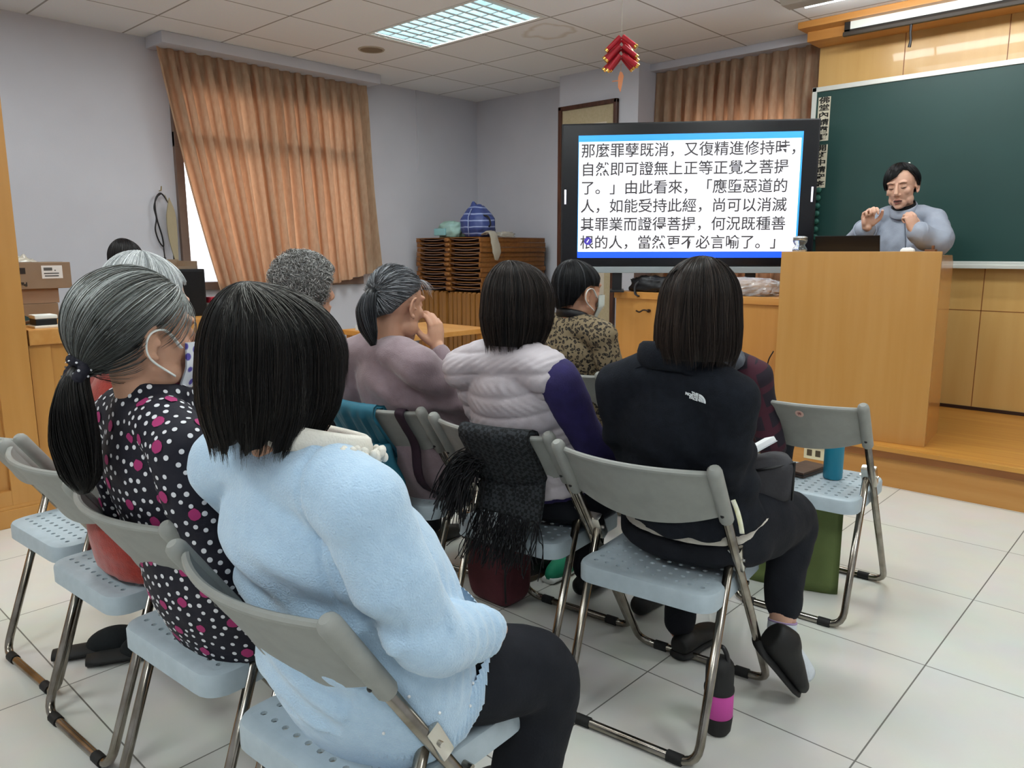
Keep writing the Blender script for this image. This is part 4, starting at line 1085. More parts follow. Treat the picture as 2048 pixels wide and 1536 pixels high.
class Hair:
    """envelope in head-local space; theta 0 right, 90 deg front"""
    def __init__(s, M, env, c=(0, -.01, .03), off=(0, -.03), hem=None, prof=((0, 1), (-.2, .95)), seed=1):
        s.M = np.array(M); s.env = np.array(env, float); s.c = np.array(c, float); s.off = np.array(off, float); s.hem = hem
        s.pz = np.array([p[0] for p in prof][::-1]); s.pr = np.array([p[1] for p in prof][::-1]); s.r = np.random.default_rng(seed)
        s.V = []; s.F = []; s.T = []; s.n = 0; s.ear = False
    def path(s, th, u, k=1.0):
        """th (N,), u (N,K) in 0..1 from crown to hem"""
        h = s.hem(th)[:, None]; ax, ay, az = s.env
        up = np.minimum(h, 0); top = np.maximum(h, 0)
        # arc part: angle 0..A then straight part
        A = np.where(top > 0, np.arccos(np.clip(top / az, -1, 1)), PI / 2)
        La = A * (ax + az) / 2; Ls = -up; L = La + Ls; d = u * L
        ang = np.clip(d / np.maximum(La, 1e-6), 0, 1) * A; z = az * np.cos(ang) - np.maximum(d - La, 0)
        rr = np.sin(ang); rr = np.where(z < 0, np.interp(z, s.pz, s.pr), rr)
        k = np.asarray(k); kk = k if k.ndim else np.full((1, 1), float(k))
        x = ax * rr * np.cos(th)[:, None] * kk + s.off[0] * (1 - np.minimum(rr, 1)); y = ay * rr * np.sin(th)[:, None] * kk + s.off[1] * (1 - np.minimum(rr, 1))
        zz = np.where(z > 0, z * kk, z)
        return np.stack([x, y, zz], -1) + s.c
    def push(s, V, F, T):
        s.V.append(V); s.F.append(F + s.n); s.T.append(T); s.n += len(V)
    def cap(s, col, nt=72, nu=26, k=.985, kin=.86):
        th = np.linspace(0, 2 * PI, nt, endpoint=False); u = np.broadcast_to(np.linspace(.0, 1, nu), (nt, nu))
        A = s.path(th, u, k); B = s.path(th, u, kin)
        V = np.concatenate([A.reshape(-1, 3), B.reshape(-1, 3)]); n1 = nt * nu; F = []
        for i in range(nt):
            l = (i + 1) % nt
            for j in range(nu - 1):
                a, b, c, d = i * nu + j, l * nu + j, l * nu + j + 1, i * nu + j + 1
                F.append((a, d, c, b)); F.append((n1 + a, n1 + b, n1 + c, n1 + d))
            a, b = i * nu + nu - 1, l * nu + nu - 1; F.append((a, n1 + a, n1 + b, b))
        s.push(V, np.array(F), np.broadcast_to(np.array(col), (len(V), 3)).copy())
    def fall(s, n, pal, rad=.0006, K=14, u0=(0, .5), lay=(-.03, .015), clump=.05, wave=.0, endj=.04, thr=(0, 2 * PI), flip=.0, tintf=None, drift=.0, uend=1.0):
        th = s.r.uniform(thr[0], thr[1], n); us = s.r.uniform(u0[0], u0[1], n) ** 1.0; ue = uend * (1 + s.r.uniform(-endj * 2, endj, n))
        t = np.linspace(0, 1, K); u = us[:, None] + (ue - us)[:, None] * t
        ph = th * 17 + s.r.uniform(0, .6, n)
        k = 1 + s.r.uniform(lay[0], lay[1], n)[:, None] + .012 * np.sin(ph)[:, None] * t + flip * t[None] ** 3
        th2 = th + clump * .5 * np.sin(th * 23)
        P = s.path(th2, np.clip(u, 0, None), k)
        dr = (clump * np.sin(ph)[:, None] * t ** 1.5 + drift * (us[:, None] < .9) * t + wave * np.sin(t * 9 + ph[:, None]))
        cx, cy = np.cos(dr), np.sin(dr); q = P - s.c; P = np.stack([q[..., 0] * cx - q[..., 1] * cy, q[..., 0] * cy + q[..., 1] * cx, q[..., 2]], -1) + s.c
        s.emit(P, pal, rad, tintf)
    def emit(s, P, pal, rad, tintf=None):
        n, K = P.shape[:2]
        t = np.linspace(0, 1, K); R = rad * np.interp(t, [0, .1, .7, 1], [.6, 1, .9, .25])[None] * s.r.uniform(.7, 1.3, n)[:, None]
        if s.ear:
            q = ((P[..., 1] + .008) / .024) ** 2 + ((P[..., 2] + .012) / .036) ** 2
            q2 = (np.abs(P[..., 0]) > .04) & ((q < 1) | ((P[..., 2] < -.012) & (P[..., 1] > -.03)))
            R = np.where(q2, 0, R); P = np.where(q2[..., None], P * np.array([.88, 1, 1]), P)
        V, F = strands_mesh(P, R); pal = np.array([lin(c)[:3] for c in pal]); ci = s.r.integers(0, len(pal), n); c = pal[ci] * s.r.uniform(.8, 1.2, n)[:, None]
        T = np.repeat(c, K * 3, 0)
        if tintf is not None: T = tintf(V, T)
        s.push(V, F, T)
    def comb(s, n, tie, pal, rad=.0006, K=16, lift=.02, thr=(0, 2 * PI), u0=(.0, 1.0), tintf=None, pull=.9):
        """strands drawn from their roots over the head to a tie point"""
        th = s.r.uniform(thr[0], thr[1], n); us = s.r.uniform(u0[0], u0[1], n) ** .6
        r0 = s.path(th, us[:, None], 1.0)[:, 0] - s.c; e = s.env
        a = r0 / e; la = np.linalg.norm(a, axis=1, keepdims=True); a = a / la
        b = (np.array(tie) - s.c) / e; lb = np.linalg.norm(b); b = b / lb
        w = np.arccos(np.clip(a @ b, -1, 1))[:, None]; t = np.linspace(0, 1, K)
        A = np.sin((1 - t) * w) / np.sin(w); B = np.sin(t * w) / np.sin(w)
        Pn = A[..., None] * a[:, None] + B[..., None] * b
        rr = la * (1 - t) + lb * t + lift * np.sin(t * PI) * s.r.uniform(.4, 1.2, n)[:, None]
        P = Pn * rr[..., None] * e + s.c
        P += (s.r.normal(0, .003, (n, 1, 3)) * (1 - t)[None, :, None])
        s.emit(P, pal, rad, tintf)
    def bundle(s, n, line, rads, pal, rad=.0006, K=18, tintf=None, endj=.12, flat=1.0):
        """a tail: strands following a centre line (head-local)"""
        L = smooth_path(line, 8); tt = np.linspace(0, 1, len(L)); a = s.r.uniform(0, 2 * PI, n); q = np.sqrt(s.r.uniform(.05, 1, n)); ue = 1 - s.r.uniform(0, endj, n)
        t = np.linspace(0, 1, K)[None] * ue[:, None]
        C = np.stack([np.interp(t, tt, L[:, i]) for i in range(3)], -1); w = np.interp(t, np.linspace(0, 1, len(rads)), rads)
        a2 = a[:, None] + .5 * np.sin(t * 3 + a[:, None] * 2)
        P = C + np.stack([np.cos(a2) * q[:, None] * w, np.sin(a2) * q[:, None] * w * flat, 0 * w], -1)
        s.emit(P, pal, rad, tintf)
        v, f = tube(L, np.interp(np.linspace(0, 1, len(L)), np.linspace(0, 1, len(rads)), np.array(rads) * .8), 16)
        f4 = np.array([q for q in f if len(q) == 4]); s.push(v, f4, np.broadcast_to(np.array(lin(pal[0])[:3]) * .6, (len(v), 3)).copy())
    def coils(s, n, pal, rad=.0007, K=22, turns=2.2, cr=.006, length=.03, u1=1.0):
        th = s.r.uniform(0, 2 * PI, n); u = np.sqrt(s.r.uniform(0, u1, n)); P0 = s.path(th, u[:, None], 1 + s.r.uniform(-.10, .03, n)[:, None])[:, 0]
        nr = (P0 - s.c) / s.env; nr /= np.linalg.norm(nr, axis=1, keepdims=True)
        ax = np.cross(nr, s.r.normal(0, 1, (n, 3))); ax /= np.linalg.norm(ax, axis=1, keepdims=True); bx = np.cross(nr, ax)
        t = np.linspace(0, 1, K)[None]; ph = s.r.uniform(0, 6, n)[:, None] + t * turns * 2 * PI; c = cr * s.r.uniform(.6, 1.4, n)[:, None]
        P = P0[:, None] + ax[:, None] * ((t - .5) * length)[..., None] + nr[:, None] * (np.cos(ph) * c)[..., None] + bx[:, None] * (np.sin(ph) * c)[..., None]
        s.emit(P, pal, rad)
    def build(s, root, material, name='hair', label=None):
        V = xf(s.M, np.concatenate(s.V)) - np.array(root.location)
        o = link_mesh(name, V, np.concatenate(s.F), material, root, True, tint=np.concatenate(s.T))
        if label: o['label'] = label
        return o

M_hair = mat('hair_fibre', '#111111', .38, vcol=True, spec=.28)
def skin_mat(name, c1, c2): return mat(name, c1, .5, col2=c2, scale=9, bump=.06, bscale=220, sss=.12)
M_skin = skin_mat('warm_skin', '#b98a70', '#c4967c')
M_skin_p = skin_mat('fair_skin', '#c79b84', '#d0a58f')
M_blk_trouser = mat('black_trouser_cloth', '#15171d', .85, col2='#1a1c22', scale=20, bump=.2, bscale=180, spec=.25)
M_shoe = mat('black_shoe', '#141414', .6, bump=.1, bscale=80)

HEM_BACK = lambda z, zf, half=45, soft=18: (lambda th: z + (zf - z) * np.clip((half + soft - np.degrees(np.abs((th - PI / 2 + PI) % (2 * PI) - PI))) / soft, 0, 1))

def cloth(name, shapes, m, root, vox=.009, smooth=6, wr=.004, wf=(9, 9, 14), seed=0, post=None, label=None, mats=None):
    V, F, Nn = remesh(shapes, vox, smooth)
    if wr: V = V + Nn * (nz3(V, wf, seed) * wr)[:, None]
    if post is not None: V = post(V, Nn)
    o = link_mesh(name, V - np.array(root.location), F, m, root, True)
    if label: o['label'] = label
    return o, V, F, Nn

def arm_R(el, r0=.055, r1=.05, r2=.044, r3=.036): return [r0, r0 * .97, r1, (r1 + r2) / 2, r2, r3]

class Person:
    def __init__(s, label, head, yaw=0, pitch=0, roll=0, hs=1.0, neck=None, chair=None, shw=.165, hipw=.165, hip=None, back=.105, loc=None,
                 shdrop=.055, sh_yaw=0, knee=None, ank=None, stand=False, group=None, belly=.012, chest=-.008):
        s.belly = belly; s.chest = chest
        s.H = np.array(head, float); s.M = head_matrix(s.H, yaw, pitch, roll, hs)
        s.N = np.array(neck if neck is not None else s.H + np.array([0, -.035, -.135]))
        if chair is not None:
            cx, cy, _ = chair.location; s.hip = np.array(hip if hip is not None else (cx, cy - .06, .535))
        else: s.hip = np.array(hip)
        a = math.radians(sh_yaw); s.lat = np.array([math.cos(a), math.sin(a), 0]); s.fw = np.array([-math.sin(a), math.cos(a), 0])
        s.shR = s.N + s.lat * shw + np.array([0, 0, -shdrop]); s.shL = s.N - s.lat * shw + np.array([0, 0, -shdrop])
        s.shw = shw; s.hipw = hipw; s.back = back
        s.hipR = s.hip + s.lat * hipw * .55; s.hipL = s.hip - s.lat * hipw * .55
        s.kneeR = np.array(knee[0] if knee else s.hipR + s.fw * .40 + s.lat * .02 + np.array([0, 0, -.015])); s.kneeL = np.array(knee[1] if knee else s.hipL + s.fw * .40 - s.lat * .02 + np.array([0, 0, -.015]))
        s.ankR = np.array(ank[0] if ank else (s.kneeR[0], s.kneeR[1] - .03, .075)); s.ankL = np.array(ank[1] if ank else (s.kneeL[0], s.kneeL[1] - .03, .075))
        s.elR = s.shR + s.lat * .05 + s.fw * .06 + np.array([0, 0, -.245]); s.elL = s.shL - s.lat * .05 + s.fw * .06 + np.array([0, 0, -.245])
        s.wrR = s.hipR + s.fw * .26 + np.array([0, 0, .10]); s.wrL = s.hipL + s.fw * .26 + np.array([0, 0, .10])
        s.hR = dict(f=s.fw - s.lat * .6, up=(0, 0, 1), curl=(.5, .5, .55, .6), thumb=(.4, .5)); s.hL = dict(f=s.fw + s.lat * .6, up=(0, 0, 1), curl=(.5, .5, .55, .6), thumb=(.4, .5))
        s.toeR = s.fw; s.toeL = s.fw
        s.root = thing('person', label, 'person', loc if loc is not None else (s.hip[0], s.hip[1], 0), group=group)
    def spine(s):
        """sections: centre, half width, half depth from seat to neck"""
        a, b = s.hip + np.array([0, 0, -.07]), s.N
        mid = a * .5 + b * .5 + s.fw * s.belly
        return smooth_path([a, a * .75 + b * .25 - s.fw * .005, mid, a * .22 + b * .78 + s.fw * s.chest, b], 6)
    def torso(s, w, d, k=1.0, cut=0):
        P = s.spine(); t = np.linspace(0, 1, len(P)); kn = np.linspace(0, 1, len(w))
        R = np.stack([np.interp(t, kn, w) * k, np.interp(t, kn, d) * k], 1)
        q = t >= cut; P = P[q]; R = R[q]
        return [tube(P, R, 28, ref=s.lat)]
    def shoulders(s, r=.055, rn=.05):
        o = []
        for sh in (s.shR, s.shL):
            v, f = tube([s.N + np.array([0, 0, -.03]), s.N * .45 + sh * .55 + np.array([0, 0, .004]), sh], [rn, (rn + r) / 2 * .98, r], 16); o.append((v, f)); o.append(ell(sh, [r] * 3, 16, 10))
        return o
    def yoke(s, fl, fr, r, rn):
        o = []
        for sh, f_ in ((s.shR, fr), (s.shL, fl)):
            e = s.N + (sh - s.N) * f_
            v, f = tube([s.N + np.array([0, 0, -.03]), s.N * .45 + e * .55 + np.array([0, 0, .004]), e], [rn, (rn + r) / 2 * .98, r], 16); o.append((v, f)); o.append(ell(e, [r] * 3, 16, 10))
        return o
    def arm(s, side, rad=(.058, .054, .048, .044, .040, .034), upto=1.0):
        sh, el, wr = (s.shR, s.elR, s.wrR) if side > 0 else (s.shL, s.elL, s.wrL)
        w2 = el + (wr - el) * upto
        return limb([sh, sh * .5 + el * .5 + (-s.fw) * .006, el, el * .5 + w2 * .5, w2], rad)
    def leg(s, side, rad=(.090, .080, .066, .060, .054, .046), upto=1.0):
        hp, kn, an = (s.hipR, s.kneeR, s.ankR) if side > 0 else (s.hipL, s.kneeL, s.ankL)
        a2 = kn + (an - kn) * upto
        return limb([hp, hp * .5 + kn * .5 + np.array([0, 0, .006]), kn, kn * .5 + a2 * .5 - s.fw * .012, a2], rad)
    def body(s, m=None, vox=.006, hands=(1, 1), fat=1.0, feet=True):
        S = head_shapes(s.M, fat)
        nk = xf(s.M, [(0, -.022, -.035)])[0]
        S += limb([s.N + np.array([0, .012, -.05]), s.N * .5 + nk * .5 + s.fw * .004, nk], [.060, .050, .049, .050])
        w = np.array([s.hipw * .62, s.hipw * .66, s.hipw * .70, s.shw * .80, s.shw * .84, .05]); S += s.torso(w, np.array([.060, .068, .076, .082, .07, .05]))
        S += s.shoulders(.040, .034)
        for side in (1, -1):
            S += s.arm(side, (.040, .038, .034, .032, .027, .023)); S += s.leg(side, (.062, .060, .050, .046, .038, .032))
            sh, el, wr, h = (s.shR, s.elR, s.wrR, s.hR) if side > 0 else (s.shL, s.elL, s.wrL, s.hL)
            if hands[0 if side > 0 else 1]: S += hand_shapes(frame(wr, h['f'], h['up']), h['curl'], side, h['thumb'], h.get('s', .95))
            if feet:
                an, to = (s.ankR, s.toeR) if side > 0 else (s.ankL, s.toeL)
                S += limb([an, an + to * .05 + np.array([0, 0, -.03]), an + to * .15 + np.array([0, 0, -.048])], [.034, .032, .022])
        V, F, Nn = remesh(S, vox, 2)
        o = link_mesh('body', V - np.array(s.root.location), F, m or M_skin, s.root, True)
        return o
    def trousers(s, m, waist=.17, dep=.13, rad=(.098, .088, .072, .066, .060, .056), upto=.93, wr=.004, seed=3, vox=.010, top=.12, label=None):
        S = [tube([s.hip + np.array([0, 0, -.085]), s.hip + np.array([0, 0, -.06]), s.hip + np.array([0, 0, .0]), s.hip + np.array([0, -.005, top])], [(waist * .8, dep * .75), (waist * 1.02, dep * .98), (waist * 1.04, dep), (waist * .92, dep * .85)], 24, ref=s.lat)]
        up = upto if isinstance(upto, tuple) else (upto, upto)
        for side in (1, -1): S += s.leg(side, rad, up[0] if side > 0 else up[1])
        return cloth('trousers', S, m, s.root, vox, 5, wr, (10, 10, 10), seed, label=label)[0]
    def shoes(s, m=M_shoe, sole=None):
        for an, to in ((s.ankR, s.toeR), (s.ankL, s.toeL)):
            b = np.array([an[0], an[1], max(an[2] - .04, .035)]) - to * .035
            S = limb([b + np.array([0, 0, .012]), b + to * .07 + np.array([0, 0, .010]), b + to * .16 + np.array([0, 0, -.004]), b + to * .215 + np.array([0, 0, -.010])], [.036, .037, .034, .026])
            S += [ell(an + np.array([0, 0, -.01]), (.040, .040, .030), 14, 8)]
            V, F, Nn = remesh(S, .008, 3); V[:, 2] = np.maximum(V[:, 2], .004)
            link_mesh('shoe', V - np.array(s.root.location), F, m, s.root, True)

def dots_on(V, F, Nn, n, rmin, r, lift, keep=None, seed=1, r2=None):
    """evenly scattered small round patches lying on a cloth surface -> verts, faces"""
    rg = np.random.default_rng(seed); idx = rg.permutation(len(V)); pts = []; nrm = []; cell = {}
    for i in idx:
        p = V[i]
        if keep is not None and not keep(p): continue
        k = tuple((p // rmin).astype(int)); ok = True
        for dx in (-1, 0, 1):
            for dy in (-1, 0, 1):
                for dz in (-1, 0, 1):
                    for q in cell.get((k[0] + dx, k[1] + dy, k[2] + dz), ()):
                        if ((p - q) ** 2).sum() < rmin * rmin: ok = False; break
                    if not ok: break
                if not ok: break
            if not ok: break
        if ok: cell.setdefault(k, []).append(p); pts.append(p); nrm.append(Nn[i])
        if len(pts) >= n: break
    VV = []; FF = []
    for p, nn in zip(pts, nrm):
        u = np.cross(nn, (.3, .2, .9)); u /= np.linalg.norm(u); w = np.cross(nn, u); b = len(VV)
        rr = r * rg.uniform(.9, 1.12)
        VV.append(p + nn * (lift + .0006))
        for k in range(10): a = 2 * PI * k / 10; VV.append(p + nn * lift + rr * (math.cos(a) * u + math.sin(a) * w))
        for k in range(10): FF.append((b, b + 1 + k, b + 1 + (k + 1) % 10))
    return np.array(VV), FF, np.array(pts)
BLK = ['#0b0a0a', '#121010', '#191513', '#0e0d0d']
# ================================================================ 1 pale blue sweater, nearest
p = Person('person seated nearest, in a pale blue knit sweater and black trousers, black bob hair', (-1.016, .588, 1.066), yaw=4, pitch=-6, neck=(-1.010, .590, .938), chair=CHAIRS['front'],
           shw=.174, hipw=.19, hip=(-1.025, .765, .535), shdrop=.045, sh_yaw=3, hs=1.0,
           knee=((-.865, 1.01, .448), (-1.10, .99, .43)), ank=((-.90, .985, .075), (-1.12, .97, .075)))
p.elR = np.array([-.778, .660, .700]); p.wrR = np.array([-.795, .785, .650]); p.elL = np.array([-1.20, .74, .70]); p.wrL = np.array([-1.17, .88, .65])
p.hR = dict(f=(-.55, .75, -.22), up=(.25, .1, .95), curl=(.35, .4, .45, .5), thumb=(.3, .4)); p.hL = dict(f=(.7, .6, -.1), up=(0, 0, 1), curl=(.4, .4, .45, .5), thumb=(.3, .4))
p.body(M_skin, .006)
M_knit = mat('pale_blue_knit', '#a9c5de', .9, col2='#b0cbe2', scale=70, detail=6, bump=.55, bscale=330, sheen=.5)
W = np.array([.208, .220, .222, .212, .168, .062]); D = np.array([.145, .152, .150, .142, .104, .062])
S = p.torso(W, D) + p.shoulders(.066, .064)
for sd in (1, -1): S += p.arm(sd, (.062, .060, .057, .054, .050, .040))
S += [ell(p.elR + np.array([.004, .0, -.004]), (.050, .052, .048), 16, 10)]
def knit_folds(V, Nn):
    d = np.zeros(len(V))
    # sleeve bunching at the wrist and back creases above the chair
    aw = np.linalg.norm(V - p.wrR, axis=1); t = np.clip(1 - aw / .15, 0, 1); ax = (p.wrR - p.elR) / np.linalg.norm(p.wrR - p.elR)
    d += .0045 * t * np.sin(((V - p.wrR) @ ax) * 230 + 2 * V[:, 2] * 30)
    b = (V[:, 1] < .60) & (V[:, 2] > .5) & (V[:, 2] < .86)
    d += np.where(b, .0045 * np.sin(V[:, 2] * 78 + 9 * (V[:, 0] + 1) + 3 * np.sin(V[:, 0] * 13)) * np.clip((.86 - V[:, 2]) / .12, 0, 1), 0)
    d += np.where((V[:, 1] < .66), .006 * np.exp(-((V[:, 2] - .80) / .04) ** 2) - .006 * np.exp(-((V[:, 2] - .735) / .02) ** 2), 0)
    q = np.abs((V[:, 0] - (p.shR[0] - .040)) + .15 * (V[:, 2] - .8))         # raised seam where the sleeve is set in
    d -= .006 * np.exp(-(q / .004) ** 2) * (V[:, 1] < .66) * (V[:, 2] > .74)
    return V + Nn * d[:, None]
o, V, F, Nn = cloth('sweater', S, M_knit, p.root, .0065, 6, .0035, (8, 8, 12), 2, knit_folds); SV, SN = V, Nn
# ribbed welt
sp_ = p.spine(); 
def rib_ring(c, w, d, lat, n=420, amp=.0018, k=105):
    fw = np.cross((0, 0, 1), lat); a = np.linspace(0, 2 * PI, n, endpoint=False); r = 1 + amp / .17 * np.sin(a * k)
    return c + np.outer(np.cos(a) * w * r, lat) + np.outer(np.sin(a) * d * r, fw) + np.outer(np.clip(np.sin(a) + .25, 0, 1.25) * .085, (0, 0, 1))
V = np.concatenate([rib_ring(p.hip + np.array([0, .0, z]), w, d, p.lat) for z, w, d in ((-.083, .192, .138), (-.082, .206, .150), (-.075, .212, .156), (-.045, .214, .158), (-.02, .2135, .157), (-.012, .208, .152))]); n = 420
F = [(k * n + i, k * n + (i + 1) % n, (k + 1) * n + (i + 1) % n, (k + 1) * n + i) for k in range(5) for i in range(n)]
o = link_mesh('ribbed_welt', V - np.array(p.root.location), np.array(F), M_knit, bpy.data.objects[o.name], True); o.parent = [q for q in KIDS(p.root) if q.name.startswith('sweater')][0]
M_lace = mat('ivory_lace', '#ddd9cf', .8, bump=.3, bscale=300)
cn = p.N + np.array([.022, .032, .012])
g = G(); ring = [cn + np.array([.088 * math.cos(a), .076 * math.sin(a), .012 - .022 * math.sin(a)]) for a in np.linspace(0, 2 * PI, 40, endpoint=False)]
g.tube(ring, [(.020, .008)] * 40, 8, closed=True, ref=(0, 0, 1)); o = g.build('lace_collar', M_lace, p.root, True); o.data.transform(Matrix.Translation(-Vector(p.root.location)))
g = G()
for k in range(46):
    a = -.25 + 2.2 * k / 45; rr = 1.06 + .16 * random.random()
    g.ell(cn + np.array([.098 * rr * math.cos(a), .084 * rr * math.sin(a), .002 - .030 * math.sin(a) + .012 * random.random()]), (.006, .006, .008), 8, 6)
o = g.build('lace_trim', M_lace, p.root, True); o.data.transform(Matrix.Translation(-Vector(p.root.location)))
g = G(); ok = np.where((SV[:, 0] > p.hip[0] + .13) & (SV[:, 2] > .50) & (SV[:, 2] < .62) & (SV[:, 1] > .62) & (SV[:, 1] < .86))[0]
for i in np.random.default_rng(4).choice(ok, 12, replace=False): g.ell(SV[i] + SN[i] * .0015, (.0026,) * 3, 8, 6)
o = g.build('beads', mat('pearl_bead', '#e8e8e8', .2), p.root, True); o.data.transform(Matrix.Translation(-Vector(p.root.location)))
p.trousers(M_blk_trouser, .176, .130, (.086, .088, .080, .074, .066, .060), .95, wr=.005, top=.02); p.shoes()
h = Hair(p.M, (.100, .109, .104), (0, -.010, .022), (.006, -.050), (lambda th: HEM_BACK(-.122, .05, 42, 16)(th) + .022 * np.exp(-((th - .25) / .5) ** 2) + .009 * np.sin(th * 11 + 1) + .006 * np.sin(th * 23)), ((0, 1), (-.04, 1.01), (-.07, .97), (-.10, .86), (-.13, .70), (-.17, .6)), 11)
def greyroot(V, T):
    d = np.linalg.norm((V - (h.c + np.array([h.off[0], h.off[1], h.env[2]]))) * np.array([1, .75, 1]), axis=1); k = np.clip(1 - d / .045, 0, 1)[:, None] ** 2 * .22
    return T * (1 - k) + np.array([.42, .43, .42]) * k
h.cap((.006, .005, .005)); h.fall(5200, BLK, .00055, 16, (0, .55), (-.03, .02), .05, endj=.05, tintf=greyroot); h.fall(1500, BLK + ['#2b2522'], .0005, 16, (0, .2), (.0, .03), .10, endj=.09, tintf=greyroot, drift=.06)
h.fall(750, ['#5a5955', '#7d7c78', '#3b3936', '#93928d'], .0004, 14, (0, .04), (.004, .020), .25, endj=.25, drift=.25, uend=.36); h.fall(500, ['#2b2826', '#3a3734'], .0004, 16, (0, .4), (.004, .016), .12, endj=.05, drift=.08)
h.build(p.root, M_hair)

# ================================================================ 2 polka dot blouse
p = Person('person in a navy polka dot blouse with magenta hearts and a long greying ponytail', (-1.503, .585, 1.086), yaw=-1, pitch=-3, neck=(-1.500, .575, .955), chair=CHAIRS['polka'], knee=((-1.56, 1.10, .49), (-1.72, 1.10, .49)),
           shw=.165, hipw=.19, hip=(-1.50, .765, .535), shdrop=.068)
p.body(M_skin, .005)
M_navy = mat('navy_blouse', '#12111f', .8, bump=.15, bscale=160)
W = np.array([.205, .208, .195, .188, .150, .060]); D = np.array([.150, .155, .150, .142, .105, .060])
S = p.torso(W, D) + p.shoulders(.060, .056)
for sd in (1, -1): S += p.arm(sd, (.064, .062, .055, .052, .046, .040))
v, f = tube([p.N + np.array([0, .016, -.02]), p.N + np.array([0, .022, .012]), p.N + np.array([0, .028, .036])], [.076, .069, .066], 24); S.append((v, f))
for sd in (1, -1): hp, kn = (p.hipR, p.kneeR) if sd > 0 else (p.hipL, p.kneeL); S += limb([hp, hp * .5 + kn * .5], (.105, .095))
o, V, F, Nn = cloth('blouse', S, M_navy, p.root, .0075, 6, .005, (8, 8, 16), 5)
cam_side = lambda q: True
dv_, df_, pts = dots_on(V, F, Nn, 190, .052, .0112, .0010, None, 4)
dv_ = dv_ + np.array([[0, 0, .0022 * noise.noise(Vector(tuple(q * 300)))] for q in dv_])
wv, wf, _ = dots_on(V, F, Nn, 3600, .0172, .0045, .0008, (lambda q: ((pts - q) ** 2).sum(1).min() > .0155 ** 2), 6)
bl = o; bl.hide_render = False
Fq = F.tolist() if isinstance(F, np.ndarray) else list(F); nb0 = len(Fq); n0, n1 = len(V), len(V) + len(dv_)
allF = [tuple(q) for q in Fq] + [tuple(i + n0 for i in q) for q in df_] + [tuple(i + n1 for i in q) for q in wf]
me_old = bl.data; bpy.data.objects.remove(bl); bpy.data.meshes.remove(me_old)
link_mesh('blouse', np.concatenate([V, dv_, wv]) - np.array(p.root.location), allF, None, p.root, True, mats=[M_navy, mat('magenta_print', '#a02c66', .8), mat('white_print', '#d8d8dc', .8)], fmat=[0] * nb0 + [1] * len(df_) + [2] * len(wf))
p.trousers(M_blk_trouser); p.shoes()
GREY = ['#5c5f5d', '#7f8381', '#3f403e', '#9ca09e', '#64635d', '#b2b6b5']
DARK = ['#0c0b0b', '#151313', '#1d1a18', '#242120']
tie = (0, -.108, -.060)
h = Hair(p.M, (.085, .105, .101), (0, -.014, .022), (0, -.02), lambda th: np.interp(np.degrees((th - PI / 2 + PI) % (2 * PI) - PI) if False else np.abs(np.degrees((th - PI / 2 + PI) % (2 * PI) - PI)), [0, 45, 75, 95, 110, 140, 180], [.060, .052, .034, .026, -.030, -.085, -.098]),
         ((0, 1), (-.05, .96), (-.10, .82)), 21)
def fade(V, T):
    k = np.clip((V[:, 2] + .01) / .09, 0, 1)[:, None]; return T * (.30 + 1.0 * k)
h.ear = True; h.cap((.03, .03, .03), k=.975); h.comb(6200, tie, GREY, .0006, 18, .035, u0=(0, 1), tintf=fade)
h.ear = False; h.bundle(1500, [(.0, -.100, -.058), (.008, -.122, -.075), (.016, -.130, -.13), (.012, -.128, -.19), (.018, -.122, -.25), (.016, -.118, -.285)], [.018, .022, .036, .042, .036, .014], DARK, .0007)
h.build(p.root, M_hair)
g = G()
for k in range(26):
    a = 2 * PI * k / 26; g.ell((.026 * math.cos(a), -.116 + .006 * math.sin(3 * a), -.064 + .022 * math.sin(a)), (.011, .012, .011), 8, 6)
v = xf(p.M, np.concatenate(g.v)) - np.array(p.root.location); sc = link_mesh('scrunchie', v, g.f, M_navy, p.root, True)
dv_, df_, _ = dots_on(v, None, (v - v.mean(0)) / (np.linalg.norm(v - v.mean(0), axis=1, keepdims=True)), 60, .010, .0022, .0012, None, 3); link_mesh('dot_print', dv_, df_, mat('white_print'), sc)
def mask(p, m, loops=True, m2=None):
    V = []; nu, nv = 20, 12
    for i in range(nu):
        for j in range(nv):
            a = math.radians(-72 + 144 * i / (nu - 1)); z = -.012 - .098 * j / (nv - 1); k = 1 - .28 * max(0, (-.06 - z) / .05)
            V.append((.070 * math.sin(a) * k, (.018 + .094 * math.cos(a) ** .8 * k + (.008 if abs(a) < .5 and z > -.06 else 0)), z))
    V = np.array(V); V2 = V * np.array([.96, .97, 1]); n1 = len(V); F = []
    for i in range(nu - 1):
        for j in range(nv - 1):
            a = i * nv + j; F.append((a, a + 1, a + nv + 1, a + nv)); F.append((n1 + a, n1 + a + nv, n1 + a + nv + 1, n1 + a + 1))
    o = link_mesh('face_mask', xf(p.M, np.concatenate([V, V2])) - np.array(p.root.location), F, m, p.root, True)
    if loops:
        for s in (1, -1):
            L = smooth_path([(s * .066, .045, -.022), (s * .080, .012, .012), (s * .086, -.016, .010), (s * .084, -.026, -.012), (s * .080, -.016, -.040), (s * .070, .030, -.074)], 6)
            v, f = tube(L, .0022, 6, flat=2.2); link_mesh('ear_loop', xf(p.M, v) - np.array(p.root.location), f, m2 or M_white, o, True)
    return o
